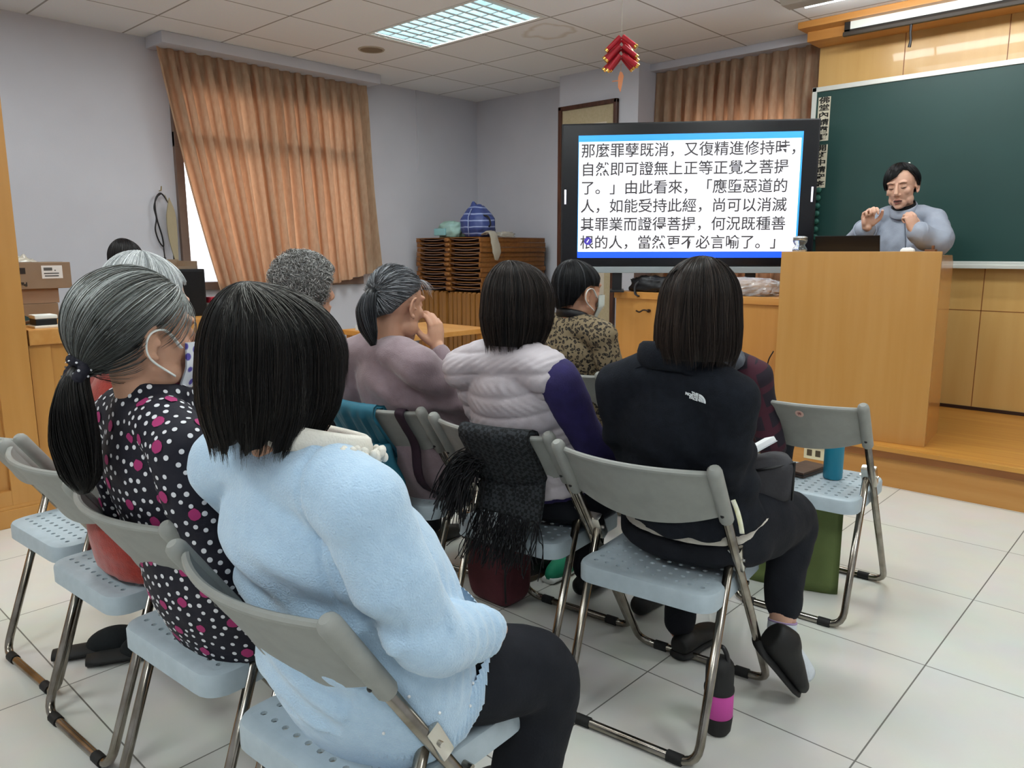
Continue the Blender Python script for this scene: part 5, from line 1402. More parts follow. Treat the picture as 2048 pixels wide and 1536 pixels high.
def print_mask():
    m = mat('floral_mask_cloth', '#dcdde2', .7); N, L, b = nodes_of(m); tc = N.new('ShaderNodeTexCoord'); v = N.new('ShaderNodeTexVoronoi'); v.inputs['Scale'].default_value = 42
    L.new(tc.outputs['Object'], v.inputs['Vector']); cr = N.new('ShaderNodeValToRGB'); e = cr.color_ramp.elements; e[0].position = .28; e[0].color = lin('#5a4fa0'); e[1].position = .36; e[1].color = lin('#dcdde2'); L.new(v.outputs['Distance'], cr.inputs['Fac']); L.new(cr.outputs[0], b.inputs['Base Color']); return m
mask(p, print_mask())

# ================================================================ 3 white-haired person in red
p = Person('white-haired person in a red top, mostly hidden behind the polka dot blouse', (-1.945, .775, 1.110), yaw=2, pitch=-12, neck=(-1.945, .725, .975), chair=CHAIRS['red'], shw=.165, hipw=.185, hip=(-1.99, .77, .535))
p.body(M_skin_p, .007)
M_red = mat('rust_red_knit', '#9a2a1a', .9, col2='#8a2214', scale=60, bump=.3, bscale=260, sheen=.3)
S = p.torso(np.array([.195, .198, .175, .17, .145, .058]), np.array([.145, .150, .135, .125, .10, .058])) + p.shoulders(.062, .058)
for sd in (1, -1): S += p.arm(sd)
cloth('sweater', S, M_red, p.root, .009, 6, .004, seed=7); p.trousers(M_blk_trouser); p.shoes()
h = Hair(p.M, (.088, .108, .106), (0, -.012, .022), (0, -.02), HEM_BACK(-.085, .05, 50, 35), ((0, 1), (-.05, .93), (-.09, .78)), 31)
WHT = ['#b9bcbd', '#d2d5d6', '#9da1a3', '#e2e4e4']
h.cap((.35, .36, .36)); h.fall(2600, WHT, .0006, 10, (0, .7), (-.02, .03), .08, endj=.08, drift=.08); h.build(p.root, M_hair)

# ================================================================ 4 curly grey hair
p = Person('curly grey-haired person in a dark vest over a checked shirt', (-2.435, 1.535, 1.105), yaw=-2, neck=(-2.435, 1.50, .97), chair=CHAIRS['curly'], shw=.175, hipw=.185)
p.body(M_skin, .008)
M_vest = mat('dark_vest_cloth', '#16171c', .85, bump=.2, bscale=120)
def check_mat():
    m = mat('checked_shirt_cloth', '#c7cad4', .8); N, L, b = nodes_of(m); tc = N.new('ShaderNodeTexCoord'); mp = N.new('ShaderNodeMapping'); mp.inputs['Rotation'].default_value = (.5, .6, .3); L.new(tc.outputs['Object'], mp.inputs[0])
    br = N.new('ShaderNodeTexBrick'); br.offset = 0; br.inputs['Scale'].default_value = 1; br.inputs['Brick Width'].default_value = .014; br.inputs['Row Height'].default_value = .014; br.inputs['Mortar Size'].default_value = .0022
    br.inputs['Color1'].default_value = lin('#c3c7d2'); br.inputs['Color2'].default_value = lin('#aab0c0'); br.inputs['Mortar'].default_value = lin('#20222c'); L.new(mp.outputs[0], br.inputs['Vector']); L.new(br.outputs['Color'], b.inputs['Base Color']); return m
S = p.torso(np.array([.19, .19, .17, .165, .14, .056]), np.array([.14, .14, .13, .12, .09, .056])) + p.shoulders(.058, .056)
for sd in (1, -1): S += p.arm(sd)
cloth('shirt', S, check_mat(), p.root, .009, 5, .003)
S = p.torso(np.array([.198, .200, .180, .178, .150, .066]), np.array([.148, .15, .14, .13, .102, .066])) + [ell(p.shL * .8 + p.N * .2 + np.array([0, 0, -.005]), (.06, .07, .062)), ell(p.shR * .8 + p.N * .2 + np.array([0, 0, -.005]), (.05, .07, .062))]
cloth('vest', S, M_vest, p.root, .009, 6, .004); p.trousers(M_blk_trouser); p.shoes()
h = Hair(p.M, (.112, .118, .108), (0, -.015, .030), (0, -.02), HEM_BACK(-.085, .04, 48, 30), ((0, 1), (-.05, .97), (-.09, .82)), 41)
CRL = ['#8a8987', '#a8a7a4', '#6c6a66', '#bdbcb9', '#55534f', '#949290']
h.cap((.16, .158, .154), k=.95); h.coils(3200, CRL, .0010, 20, 1.8, .0065, .026); h.build(p.root, M_hair)

# ================================================================ 5 mauve sweatshirt, hand at face
p = Person('person in a mauve sweatshirt with grey ponytail, resting a hand against the face', (-1.955, 1.562, 1.072), yaw=10, pitch=-8, neck=(-1.955, 1.505, .945), chair=CHAIRS['mauve'], shw=.165, hipw=.185, hip=(-1.955, 1.715, .535), shdrop=.05)
p.elR = np.array([-1.775, 1.715, .715]); p.wrR = np.array([-1.888, 1.672, .930])
p.hR = dict(f=(-.10, .0, .97), up=(.80, .05, .1), curl=(.45, .5, .55, .6), thumb=(.2, .3), s=.92)
p.body(M_skin, .0042)
M_mauve = mat('mauve_jersey', '#86747a', .9, col2='#8d7b81', scale=40, bump=.25, bscale=260, sheen=.3)
S = p.torso(np.array([.195, .195, .182, .175, .15, .060]), np.array([.145, .15, .145, .135, .105, .060])) + p.shoulders(.064, .062)
for sd in (1, -1): S += p.arm(sd, (.066, .062, .056, .05, .042, .034), .9 if sd > 0 else 1)
def mv(V, Nn):
    d = .009 * np.sin((V[:, 2] * .8 + (V[:, 0] + 2) * .55) * 62 + 2 * np.sin(V[:, 1] * 14)) * np.clip(1 - np.abs(V[:, 2] - .76) / .16, 0, 1) * np.clip((V[:, 0] + 2.06) / .08, 0, 1)
    q = np.abs((V[:, 0] + 1.91) + .45 * (V[:, 2] - .90)); d -= .003 * np.exp(-(q / .004) ** 2) * (V[:, 1] < 1.56) * (V[:, 2] > .74)
    return V + Nn * d[:, None]
cloth('sweatshirt', S, M_mauve, p.root, .008, 6, .004, seed=11, post=mv); p.trousers(M_blk_trouser); p.shoes()
tie = (0, -.100, .030)
h = Hair(p.M, (.084, .106, .100), (0, -.012, .024), (0, -.02), lambda th: np.interp(np.abs(np.degrees((th - PI / 2 + PI) % (2 * PI) - PI)), [0, 45, 70, 92, 108, 135, 180], [.060, .052, .030, .012, -.010, -.055, -.075]), ((0, 1), (-.05, .95), (-.09, .80)), 51)
G5 = ['#4c4e52', '#6e7176', '#2f3033', '#8b8e93', '#3c3d40', '#a5a8ad']
h.cap((.05, .05, .053), k=.975); h.comb(4200, tie, G5, .0007, 16, .03)
h.bundle(900, [(0, -.098, .032), (0, -.125, .022), (.0, -.140, -.03), (.004, -.130, -.09), (.012, -.112, -.135)], [.014, .022, .032, .030, .012], ['#17181a', '#232427', '#3a3b3f', '#55575b'], .0008)
g_ = h.r; n = 26; th = g_.uniform(PI / 2 - .8, PI / 2 + .3, n); r0 = h.path(th, np.full((n, 1), .9))[:, 0]
P = r0[:, None] + np.linspace(0, 1, 12)[None, :, None] * np.array([.012, .075, .012]) + np.linspace(0, 1, 12)[None, :, None] ** 2 * np.array([.01, -.02, -.055]) * g_.uniform(.5, 1.3, (n, 1, 1)); h.emit(P, ['#b9bcc2', '#d5d8dc'], .0006)
h.build(p.root, M_hair)
g = G(); g.ell((0, -.103, .031), (.020, .014, .018), 14, 10); link_mesh('hair_tie', xf(p.M, np.concatenate(g.v)) - np.array(p.root.location), g.f, M_black, p.root, True)
g = G(); g.tube([p.wrR + np.array([.024 * math.cos(a), .022 * math.sin(a), -.018]) - np.array(p.root.location) for a in np.linspace(0, 2 * PI, 20, endpoint=False)], .005, 8, closed=True); g.build('bracelet', mat('steel_bracelet', '#b8b6b0', .3, .8), p.root, True)

# ================================================================ 6 quilted vest
p = Person('person in a pale lilac-grey quilted vest over a deep purple top, dark bob hair', (-1.428, 1.572, 1.085), yaw=0, pitch=-3, neck=(-1.432, 1.535, .955), chair=CHAIRS['vest'], shw=.168, hipw=.185, hip=(-1.445, 1.75, .535), sh_yaw=3, shdrop=.05)
p.elL = np.array([-1.565, 1.74, .71]); p.elR = np.array([-1.235, 1.66, .715]); p.wrR = np.array([-1.20, 1.93, .655])
p.hR = dict(f=(-.3, .9, -.1), up=(.2, 0, 1), curl=(.5, .5, .5, .5), thumb=(.4, .5))
p.body(M_skin, .007)
M_purple = mat('deep_purple_jersey', '#221a4a', .85, col2='#271f54', scale=30, bump=.2, bscale=200)
S = p.torso(np.array([.18, .18, .16, .16, .14, .056]), np.array([.13, .13, .12, .115, .09, .056]), cut=.2) + p.yoke(.7, 1.0, .050, .050)
for sd in (1, -1): S += p.arm(sd, (.060, .056, .050, .046, .042, .036) if sd > 0 else (.046, .044, .042, .040, .038, .034))
cloth('jersey', S, M_purple, p.root, .008, 6, .004, seed=13)
M_quilt = mat('lilac_grey_quilting', '#b0a8ad', .55, col2='#b8b0b5', scale=20, bump=.25, bscale=60)
S = p.torso(np.array([.194, .200, .192, .192, .165, .068]), np.array([.150, .150, .145, .138, .108, .068]), cut=.22) + p.yoke(1.0, .80, .068, .066)
v, f = tube([p.N + np.array([0, .01, -.01]), p.N + np.array([0, .016, .03])], [.070, .066], 24); S.append((v, f))
S += limb([p.shL + np.array([.012, .012, -.012]), p.shL * .5 + (p.hip - p.lat * .16) * .5 + np.array([-.008, .0, .02]), p.hip - p.lat * .145 + np.array([0, 0, .13])], (.060, .060, .060))
def quilt(V, Nn):
    s = (V[:, 2] - .35 * (V[:, 1] - p.N[1]) - .10 * (V[:, 0] - p.N[0])) / .062
    q = np.abs(np.sin(PI * s)); d = .0085 * q ** .45 - .006 + .0022 * np.sin(V[:, 0] * 190 + 12 * np.sin(V[:, 2] * 30)) * q * (.5 + .5 * nz3(V, (14, 14, 14), 4, 1))
    return V + Nn * d[:, None]
cloth('quilted_vest', S, M_quilt, p.root, .0055, 5, .002, seed=15, post=quilt); p.trousers(M_blk_trouser, .190, .145, seed=8); p.shoes()
h = Hair(p.M, (.092, .106, .103), (0, -.010, .024), (.0, -.035), HEM_BACK(-.125, .05, 45, 16), ((0, 1), (-.05, 1.02), (-.09, .93), (-.13, .76)), 61)
h.cap((.009, .008, .008)); h.fall(3600, BLK + ['#241d1a'], .0006, 14, (0, .5), (-.03, .02), .06, endj=.06); h.fall(900, ['#2a2320', '#3a312d', '#1a1614'], .0006, 14, (0, .2), (.0, .03), .12, endj=.10, drift=.07, flip=.05); h.build(p.root, M_hair)
g = G(); g.box((-.012, -.006, -.004), (.012, .006, .004), .002, M=frame(p.wrR + np.array([.02, -.01, .03]) - np.array(p.root.location), (0, 1, 0))); g.build('wrist_watch', M_white, p.root)

# ================================================================ 7 leopard print
p = Person('person in a leopard print blouse with short black hair and pale face mask, front row', (-1.935, 2.487, 1.078), yaw=-16, pitch=-2, neck=(-1.945, 2.445, .955), chair=CHAIRS['leopard'], shw=.165, hipw=.18, shdrop=.045)
p.body(M_skin, .006)
def leopard():
    m = mat('leopard_cloth', '#7a6c54', .8); N, L, b = nodes_of(m); tc = N.new('ShaderNodeTexCoord'); nz = N.new('ShaderNodeTexNoise'); nz.inputs['Scale'].default_value = 30; L.new(tc.outputs['Object'], nz.inputs['Vector'])
    ad = N.new('ShaderNodeMix'); ad.data_type = 'RGBA'; ad.blend_type = 'LINEAR_LIGHT'; ad.inputs['Factor'].default_value = .02; L.new(tc.outputs['Object'], ad.inputs[6]); L.new(nz.outputs['Color'], ad.inputs[7])
    v = N.new('ShaderNodeTexVoronoi'); v.inputs['Scale'].default_value = 66; v.inputs['Randomness'].default_value = .9; L.new(ad.outputs[2], v.inputs['Vector'])
    cr = N.new('ShaderNodeValToRGB'); e = cr.color_ramp.elements; e[0].position = 0; e[0].color = lin('#4f4130'); e[1].position = .20; e[1].color = lin('#584937')
    for ps_, c in ((.25, '#14110e'), (.43, '#17130f'), (.49, '#7b6c53')): q = e.new(ps_); q.color = lin(c)
    L.new(v.outputs['Distance'], cr.inputs['Fac']); L.new(cr.outputs[0], b.inputs['Base Color']); return m
S = p.torso(np.array([.19, .19, .175, .17, .15, .060]), np.array([.14, .145, .135, .125, .10, .060])) + p.shoulders(.062, .060)
for sd in (1, -1): S += p.arm(sd)
cloth('blouse', S, leopard(), p.root, .009, 6, .004, seed=17)
g = G(); ring = [p.N + np.array([.066 * math.cos(a), .018 + .058 * math.sin(a), .022 - .02 * math.sin(a)]) for a in np.linspace(0, 2 * PI, 32, endpoint=False)]; g.tube(ring, [(.018, .007)] * 32, 8, closed=True, ref=(0, 0, 1)); o = g.build('collar', M_black, p.root, True); o.data.transform(Matrix.Translation(-Vector(p.root.location)))
p.trousers(M_blk_trouser); p.shoes()
h = Hair(p.M, (.090, .108, .104), (0, -.012, .024), (.0, -.03), lambda th: np.interp(np.abs(np.degrees((th - PI / 2 + PI) % (2 * PI) - PI)), [0, 40, 60, 88, 104, 125, 180], [.050, .035, .0, .004, -.020, -.075, -.090]), ((0, 1), (-.04, .97), (-.09, .76)), 71)
h.cap((.008, .008, .009)); h.fall(3000, ['#0c0c0d', '#151517', '#1e1f22'], .0006, 12, (0, .6), (-.025, .012), .05, endj=.04); h.fall(60, ['#5a5b60', '#77797e'], .0006, 12, (0, .2), (0, .012), .05, endj=.02); h.build(p.root, M_hair)
mask(p, mat('pale_mask', '#c9d3cf', .7))

# ================================================================ 8 black logo jacket
p = Person('person in a black fleece jacket with a white logo, dark chin-length hair', (-.872, 1.575, 1.100), yaw=10, pitch=-4, neck=(-.918, 1.545, .972), chair=CHAIRS['fleece'], shw=.146, hipw=.20, hip=(-.965, 1.76, .535), shdrop=.055, sh_yaw=4,
           knee=((-.815, 2.03, .50), (-1.13, 2.08, .50)), ank=((-.790, 1.945, .185), (-1.13, 1.98, .08)))
p.elR = np.array([-.822, 1.625, .735]); p.wrR = np.array([-.935, 1.80, .675]); p.elL = np.array([-1.095, 1.64, .74])
p.hR = dict(f=(-.5, .8, -.2), up=(.1, 0, 1), curl=(.5, .55, .6, .6), thumb=(.4, .5))
p.toeR = np.array([.35, -.90, .0]) / 1.0; p.toeR = np.array([.30, .95, 0])
p.body(M_skin_p, .007, feet=False)
M_fleece = mat('black_fleece', '#16191f', .95, col2='#1b1e25', scale=50, bump=.3, bscale=300, spec=.2)
S = p.torso(np.array([.200, .198, .176, .172, .145, .062]), np.array([.150, .148, .132, .125, .100, .062]), cut=.25) + p.shoulders(.060, .064)
for sd in (1, -1): S += p.arm(sd, (.061, .061, .056, .052, .046, .042))
def fl(V, Nn):
    d = .0055 * np.sin(V[:, 2] * 66 + 7 * np.sin(V[:, 0] * 9 + V[:, 1] * 5)) * np.clip((.86 - V[:, 2]) / .14, 0, 1) * np.clip((V[:, 2] - .5) / .06, 0, 1)
    return V + Nn * d[:, None]
S2 = [(v, f) for v, f in S]
o, V, F, Nn = cloth('fleece_jacket', S2, M_fleece, p.root, .008, 6, .0045, (8, 8, 12), 19, fl)
JV, JN = V, Nn
# fold-over collar
g = G(); ring = [p.N + np.array([.082 * math.cos(a), .012 + .078 * math.sin(a), .018 - .018 * math.sin(a)]) for a in np.linspace(0, 2 * PI, 40, endpoint=False)]; g.tube(ring, [(.032, .013)] * 40, 10, closed=True, ref=(0, 0, 1))
vv = np.concatenate(g.v); low = vv[:, 2] < p.N[2]; c2 = p.N + np.array([0, .012, 0]); d = vv - c2; d[:, 2] = 0; vv[low] += d[low] * .25; g.v = [vv]; oc_ = g.build('collar', M_fleece, p.root, True); oc_.data.transform(Matrix.Translation(-Vector(p.root.location)))
# logo embroidered on the right shoulder blade
tgt = at(1392, 797, 1.62); ray = tgt - np.array([0, 0, CAM_H]); ray /= np.linalg.norm(ray)
dd = JV - np.array([0, 0, CAM_H]); tt = dd @ ray; off = np.linalg.norm(dd - tt[:, None] * ray, axis=1); near = np.where((off < .008))[0]
i0 = near[np.argmin(tt[near])]; LP, LN = JV[i0], JN[i0]
near = np.linalg.norm(JV - LP, axis=1) < .03; LN = JN[near & (JN @ JN[i0] > .3)].mean(0); LN /= np.linalg.norm(LN)
zz = np.array([0, 0, 1.]) - LN * LN[2]; zz /= np.linalg.norm(zz); xx = np.cross(zz, LN); ca, sa = math.cos(-.22), math.sin(-.22)
LM = np.eye(4); LM[:3, 0] = ca * xx + sa * zz; LM[:3, 1] = -sa * xx + ca * zz; LM[:3, 2] = LN; LM[:3, 3] = LP + LN * .0045 - np.array(p.root.location)
M_emb = mat('white_embroidery', '#dfe3e6', .7)
lg = bpy.data.objects.new('logo', None)
def onlogo(v): return v
g = G()
for r0, r1 in ((.0015, .0062), (.0074, .0118), (.0130, .0178)):
    n = 14; A = [(r1 * math.cos(PI / 2 * k / n), r1 * math.sin(PI / 2 * k / n)) for k in range(n + 1)]; B = [(r0 * math.cos(PI / 2 * k / n), r0 * math.sin(PI / 2 * k / n)) for k in range(n, -1, -1)]
    g.prism(A + B, 0, .0012, M=LM @ np.array([[1, 0, 0, .006], [0, 1, 0, -.0085], [0, 0, 1, 0], [0, 0, 0, 1]]))
lo_ = g.build('logo', M_emb, p.root)
for k, (w_, x, y) in enumerate((('THE', .0040, .0058), ('NORTH', .0040, -.0004), ('FACE', .0040, -.0066))):
    M3 = LM @ np.array([[1, 0, 0, x], [0, 1, 0, y], [0, 0, 1, .0002], [0, 0, 0, 1.0]]); text_mesh('lettering', w_, .0086, M3, M_emb, lo_, align='RIGHT', bold=.0005)
# white shirt tail below the jacket, trousers, sock, shoe
S = [tube([p.hip + np.array([0, -.004, -.010]), p.hip + np.array([0, -.004, .05])], [(.200, .152), (.200, .150)], 28, ref=p.lat)]
cloth('shirt_tail', S, mat('ivory_shirt', '#cfc8bd', .8, bump=.2, bscale=120), p.root, .008, 4, .002)
p.trousers(M_blk_trouser, .204, .155, (.100, .098, .080, .066, .056, .050), (.72, .95), wr=.005, top=.02, seed=23)
an, kn = p.ankR, p.kneeR
G().tube([q - np.array(p.root.location) for q in ([an + (kn - an) * .30, an + (kn - an) * .10])], [.037, .035], 16).build('calf_skin', M_skin_p, p.root, True)
g = G(); P = [an + (kn - an) * .145, an + (kn - an) * .05, an + np.array([.004, .004, -.025]), an + np.array([.030, .03, -.075]), an + np.array([.045, .05, -.115])]; g.tube(smooth_path([q - np.array(p.root.location) for q in P], 5), .0385, 40)
sock = g.build('sock', mat('white_rib_sock', '#cdd3da', .85, bump=.5, bscale=200), p.root, True)
g = G(); q = an + (kn - an) * .147 - np.array(p.root.location); g.tube([q, q - (kn - an) * .014], .0392, 24); g.build('sock_band', mat('lilac_band', '#a48bb0', .8), sock, True)
def shoe_shape(name, heel, toe, m, root, w=.042, solem=None, hgt=.055, upv=(0, 0, 1)):
    heel = np.array(heel, float); toe = np.array(toe, float); d = toe - heel; L = np.linalg.norm(d); d /= L; lat = np.cross(d, upv); lat /= np.linalg.norm(lat); up = np.cross(lat, d)
    n = 15; prof = [(0, .60, 1.0), (.08, .82, 1.12), (.22, .86, 1.25), (.38, .84, 1.0), (.58, .96, .82), (.78, 1.0, .62), (.92, .78, .5), (1.0, .35, .32)]
    t = np.linspace(0, 1, n); W_ = np.interp(t, [a[0] for a in prof], [a[1] for a in prof]) * w; H_ = np.interp(t, [a[0] for a in prof], [a[2] for a in prof]) * hgt
    v, f = tube([heel + d * L * q + up * (H_[i] * .5) for i, q in enumerate(t)], np.stack([W_, H_ * .5], 1), 20, ref=lat)
    V, F, Nn = remesh([(v, f)], .006, 3); o = link_mesh(name, V - np.array(root.location), F, m, root, True)
    v, f = tube([heel + d * L * q for i, q in enumerate(t)], np.stack([W_ * 1.06, np.full(n, .011)], 1), 20, ref=lat); link_mesh('sole', v - np.array(root.location), f, solem or M_rubber, o, True)
    return o
shoe_shape('shoe', (-.822, 1.862, .190), (-.752, 1.990, .022), M_shoe, p.root, .050, hgt=.085, upv=(.75, .55, .5))
shoe_shape('shoe', (-1.10, 1.93, .016), (-1.10, 2.17, .016), M_shoe, p.root, .044)
h = Hair(p.M, (.090, .106, .103), (0, -.010, .022), (.012, -.030), HEM_BACK(-.125, .05, 45, 14), ((0, 1), (-.05, 1.04), (-.10, 1.02), (-.14, .88)), 81)
DBR = ['#100d0c', '#191412', '#231c19', '#2d2420']
h.cap((.010, .008, .007)); h.fall(4400, DBR, .0006, 15, (0, .5), (-.03, .02), .06, endj=.05); h.fall(1200, ['#2d2521', '#3d332e', '#1c1714'], .0006, 15, (0, .15), (.0, .03), .14, endj=.08, drift=.05, flip=.03); h.build(p.root, M_hair)

# ================================================================ 9 hidden front person in plaid
p = Person('person in dark maroon plaid with a grey hood, ahead of the black logo jacket', (-1.315, 2.46, 1.015), yaw=0, pitch=-16, neck=(-1.285, 2.40, .880), hip=(-1.44, 2.70, .535), chair=None, shw=.165, hipw=.18)
p.body(M_skin, .009)
def plaid():
    m = mat('maroon_plaid', '#2a1420', .9); N, L, b = nodes_of(m); tc = N.new('ShaderNodeTexCoord'); br = N.new('ShaderNodeTexBrick'); br.offset = 0; br.inputs['Scale'].default_value = 1
    br.inputs['Brick Width'].default_value = .07; br.inputs['Row Height'].default_value = .07; br.inputs['Mortar Size'].default_value = .012; br.inputs['Color1'].default_value = lin('#1a1520'); br.inputs['Color2'].default_value = lin('#241824'); br.inputs['Mortar'].default_value = lin('#3d1725')
    mp = N.new('ShaderNodeMapping'); mp.inputs['Rotation'].default_value = (1.2, .3, .2); L.new(tc.outputs['Object'], mp.inputs[0]); L.new(mp.outputs[0], br.inputs['Vector']); L.new(br.outputs['Color'], b.inputs['Base Color']); return m
S = p.torso(np.array([.19, .19, .175, .17, .15, .060]), np.array([.14, .145, .135, .13, .105, .060])) + p.shoulders(.064, .060)
for sd in (1, -1): S += p.arm(sd)
cloth('plaid_jacket', S, plaid(), p.root, .010, 6, .004)
S = [ell(p.N + np.array([.02, -.045, -.01]), (.115, .055, .050), 20, 12), ell(p.N + np.array([.080, -.070, .012]), (.085, .055, .050), 20, 12), ell(p.N + np.array([.09, .0, -.015]), (.05, .07, .035)), ell(p.N + np.array([-.07, .0, -.015]), (.05, .07, .035))]
cloth('hood', S, mat('grey_hood_cloth', '#4a4d55', .85, col2='#5a5e66', scale=20, bump=.3, bscale=120), p.root, .009, 4, .008, (14, 14, 14)); p.trousers(M_blk_trouser); p.shoes()
h = Hair(p.M, (.088, .106, .104), (0, -.012, .024), (.0, -.03), HEM_BACK(-.09, .05, 48, 30), ((0, 1), (-.05, .93), (-.09, .78)), 91); h.cap((.01, .009, .009)); h.fall(900, BLK, .0008, 10, (0, .6)); h.build(p.root, M_hair)

# ================================================================ 11 dark-haired man by the wall
p = Person('dark short-haired person behind the wooden counter, only the back of the head showing', (-4.86, 1.835, 1.185), yaw=35, pitch=-14, neck=(-4.84, 1.80, 1.05), hip=(-4.99, 1.97, .62), chair=None, shw=.18, hipw=.18, sh_yaw=30)
p.body(M_skin, .009)
S = p.torso(np.array([.18, .18, .17, .17, .15, .060]), np.array([.13, .135, .13, .125, .10, .060])) + p.shoulders(.064, .060)
for sd in (1, -1): S += p.arm(sd)
cloth('jacket', S, mat('dark_jacket_cloth', '#2a2830', .85, bump=.2, bscale=120), p.root, .010, 6, .004); p.trousers(M_blk_trouser); p.shoes()
h = Hair(p.M, (.092, .110, .104), (0, -.012, .024), (.0, -.03), lambda th: np.interp(np.abs(np.degrees((th - PI / 2 + PI) % (2 * PI) - PI)), [0, 40, 62, 88, 104, 130, 180], [.055, .04, .01, .010, .0, -.045, -.060]), ((0, 1), (-.04, .95), (-.07, .82)), 95)
h.cap((.016, .014, .014)); h.fall(1500, ['#1d191a', '#2a2526', '#131112'], .0009, 10, (0, .6), (-.02, .012), .06); h.build(p.root, M_hair)
st = thing('stool', 'plain stool behind the counter under the dark-haired person', 'stool', (-4.99, 1.95, 0))
G().lathe([(0, .50), (.16, .50), (.165, .52), (.16, .54), (0, .54)], 24).build('seat', M_wood, st)
for k in range(4): a = PI / 4 + k * PI / 2; G().cyl((.11 * math.cos(a), .11 * math.sin(a), .50), (.15 * math.cos(a), .15 * math.sin(a), 0), .014, 8).build('leg', M_wood, st)
# ================================================================ lecturer behind the podium
p = Person('person lecturing behind the podium in a grey robe, both hands raised with pinched fingers', (-1.465, 4.955, 1.612), yaw=181, pitch=-10, roll=4, neck=(-1.452, 5.012, 1.475), hip=(-1.45, 5.03, 1.00), shw=-.170, hipw=-.17, shdrop=.05, loc=(-1.45, 5.03, .222),
           knee=((-1.54, 5.02, .64), (-1.36, 5.02, .64)), ank=((-1.54, 5.04, .30), (-1.36, 5.04, .30)), hs=1.06)
p.lat = np.array([-1., 0, 0]); p.fw = np.array([0, -1., 0]); p.shw = .17; p.hipw = .17
p.shR = np.array([-1.612, 5.02, 1.425]); p.shL = np.array([-1.285, 5.03, 1.425]); p.hipR = np.array([-1.53, 5.03, 1.0]); p.hipL = np.array([-1.37, 5.03, 1.0])
p.elR = np.array([-1.665, 4.83, 1.285]); p.wrR = at(1734, 455, 4.27); p.elL = np.array([-1.205, 4.86, 1.285]); p.wrL = at(1829, 462, 4.25)
p.hR = dict(f=(.05, -.10, .99), up=(-.72, .60, .1), curl=(.78, .92, .98, 1.0), thumb=(.15, .65), s=1.0)
p.hL = dict(f=(-.30, -.08, .95), up=(.75, -.55, .2), curl=(.75, .92, .98, 1.0), thumb=(.15, .65), s=1.0)
p.toeR = p.toeL = p.fw
p.body(M_skin_p, .0036)
M_robe = mat('grey_robe_cloth', '#969dab', .85, col2='#8d94a2', scale=14, bump=.2, bscale=160)
W = np.array([.20, .195, .185, .18, .15, .060]); D = np.array([.13, .13, .125, .12, .09, .058])
S = p.torso(W, D) + p.shoulders(.058, .056)
S += limb([p.shR, (p.shR + p.elR) / 2, p.elR, p.elR * .5 + p.wrR * .5 + np.array([0, 0, -.01]), p.elR * .16 + p.wrR * .84], (.060, .062, .066, .064, .058))
S += limb([p.shL, (p.shL + p.elL) / 2, p.elL, p.elL * .5 + p.wrL * .5 + np.array([0, 0, -.01]), p.elL * .16 + p.wrL * .84], (.060, .062, .066, .064, .058))
S.append(tube([p.hip + np.array([0, 0, .02]), p.hip + np.array([0, 0, -.3]), p.hip + np.array([0, 0, -.58])], [(.20, .13), (.23, .16), (.25, .18)], 24, ref=p.lat))
def rb(V, Nn):
    d = .006 * np.sin((V[:, 0] * 1.4 + V[:, 2] * .9) * 48 + 4 * np.sin(V[:, 2] * 22)) * np.clip((1.40 - V[:, 2]) / .15, 0, 1) * np.clip((V[:, 2] - 1.0) / .1, 0, 1)
    # overlapping front edge running down from the collar
    q = V[:, 0] - (p.N[0] + .01 + .05 * np.sin((p.N[2] - V[:, 2]) * 5)); d += np.where((V[:, 1] < 4.98) & (q > 0) & (q < .25) & (V[:, 2] < 1.47), .004, 0)
    return V + Nn * d[:, None]
_, RV, _, RN = cloth('robe', S, M_robe, p.root, .007, 5, .004, (9, 9, 9), 29, rb)
P = []
for z in np.linspace(1.46, 1.02, 24):
    x = p.N[0] + .012 + .055 * math.sin((1.46 - z) * 4.5); m_ = (np.abs(RV[:, 2] - z) < .010) & (np.abs(RV[:, 0] - x) < .010) & (RV[:, 1] < 5.0)
    if m_.any(): P.append((x, RV[m_][:, 1].min() - .0005, z))
v, f = tube(smooth_path(P, 3), .0032, 6); link_mesh('front_seam', v - np.array(p.root.location), f, mat('robe_seam', '#5a606c', .9), p.root, True)
R0 = np.array(p.root.location)
def ringtube(c, rx, ry, hgt, th, tiltx=0, n=36):
    ring = [c + np.array([rx * math.cos(a), ry * math.sin(a), tiltx * math.sin(a)]) for a in np.linspace(0, 2 * PI, n, endpoint=False)]
    return tube(ring, [(hgt, th)] * n, 8, closed=True, ref=(0, 0, 1))
v, f = ringtube(p.N + np.array([0, -.026, .002]), .068, .064, .026, .007, .034); link_mesh('collar', v - R0, f, M_robe, p.root, True)
v, f = ringtube(p.N + np.array([0, -.020, .012]), .056, .052, .030, .006, .026); link_mesh('undershirt_collar', v - R0, f, mat('black_jersey', '#0f1013', .9), p.root, True)
for el, wr in ((p.elR, p.wrR), (p.elL, p.wrL)):
    v, f = tube([el * .30 + wr * .70, el * .06 + wr * .94], [.036, .031], 18); link_mesh('undershirt_cuff', v - R0, f, mat('black_jersey'), p.root, True)
    d = (wr - el) / np.linalg.norm(wr - el); c = el * .17 + wr * .83
    u = np.cross(d, (0, 0, 1)); u /= np.linalg.norm(u); w = np.cross(u, d); ring = [c + .058 * (math.cos(a) * u + math.sin(a) * w) for a in np.linspace(0, 2 * PI, 28, endpoint=False)]
    v, f = tube(ring, [(.012, .006)] * 28, 8, closed=True, ref=d); link_mesh('sleeve_hem', v - R0, f, M_robe, p.root, True)
p.shoes()
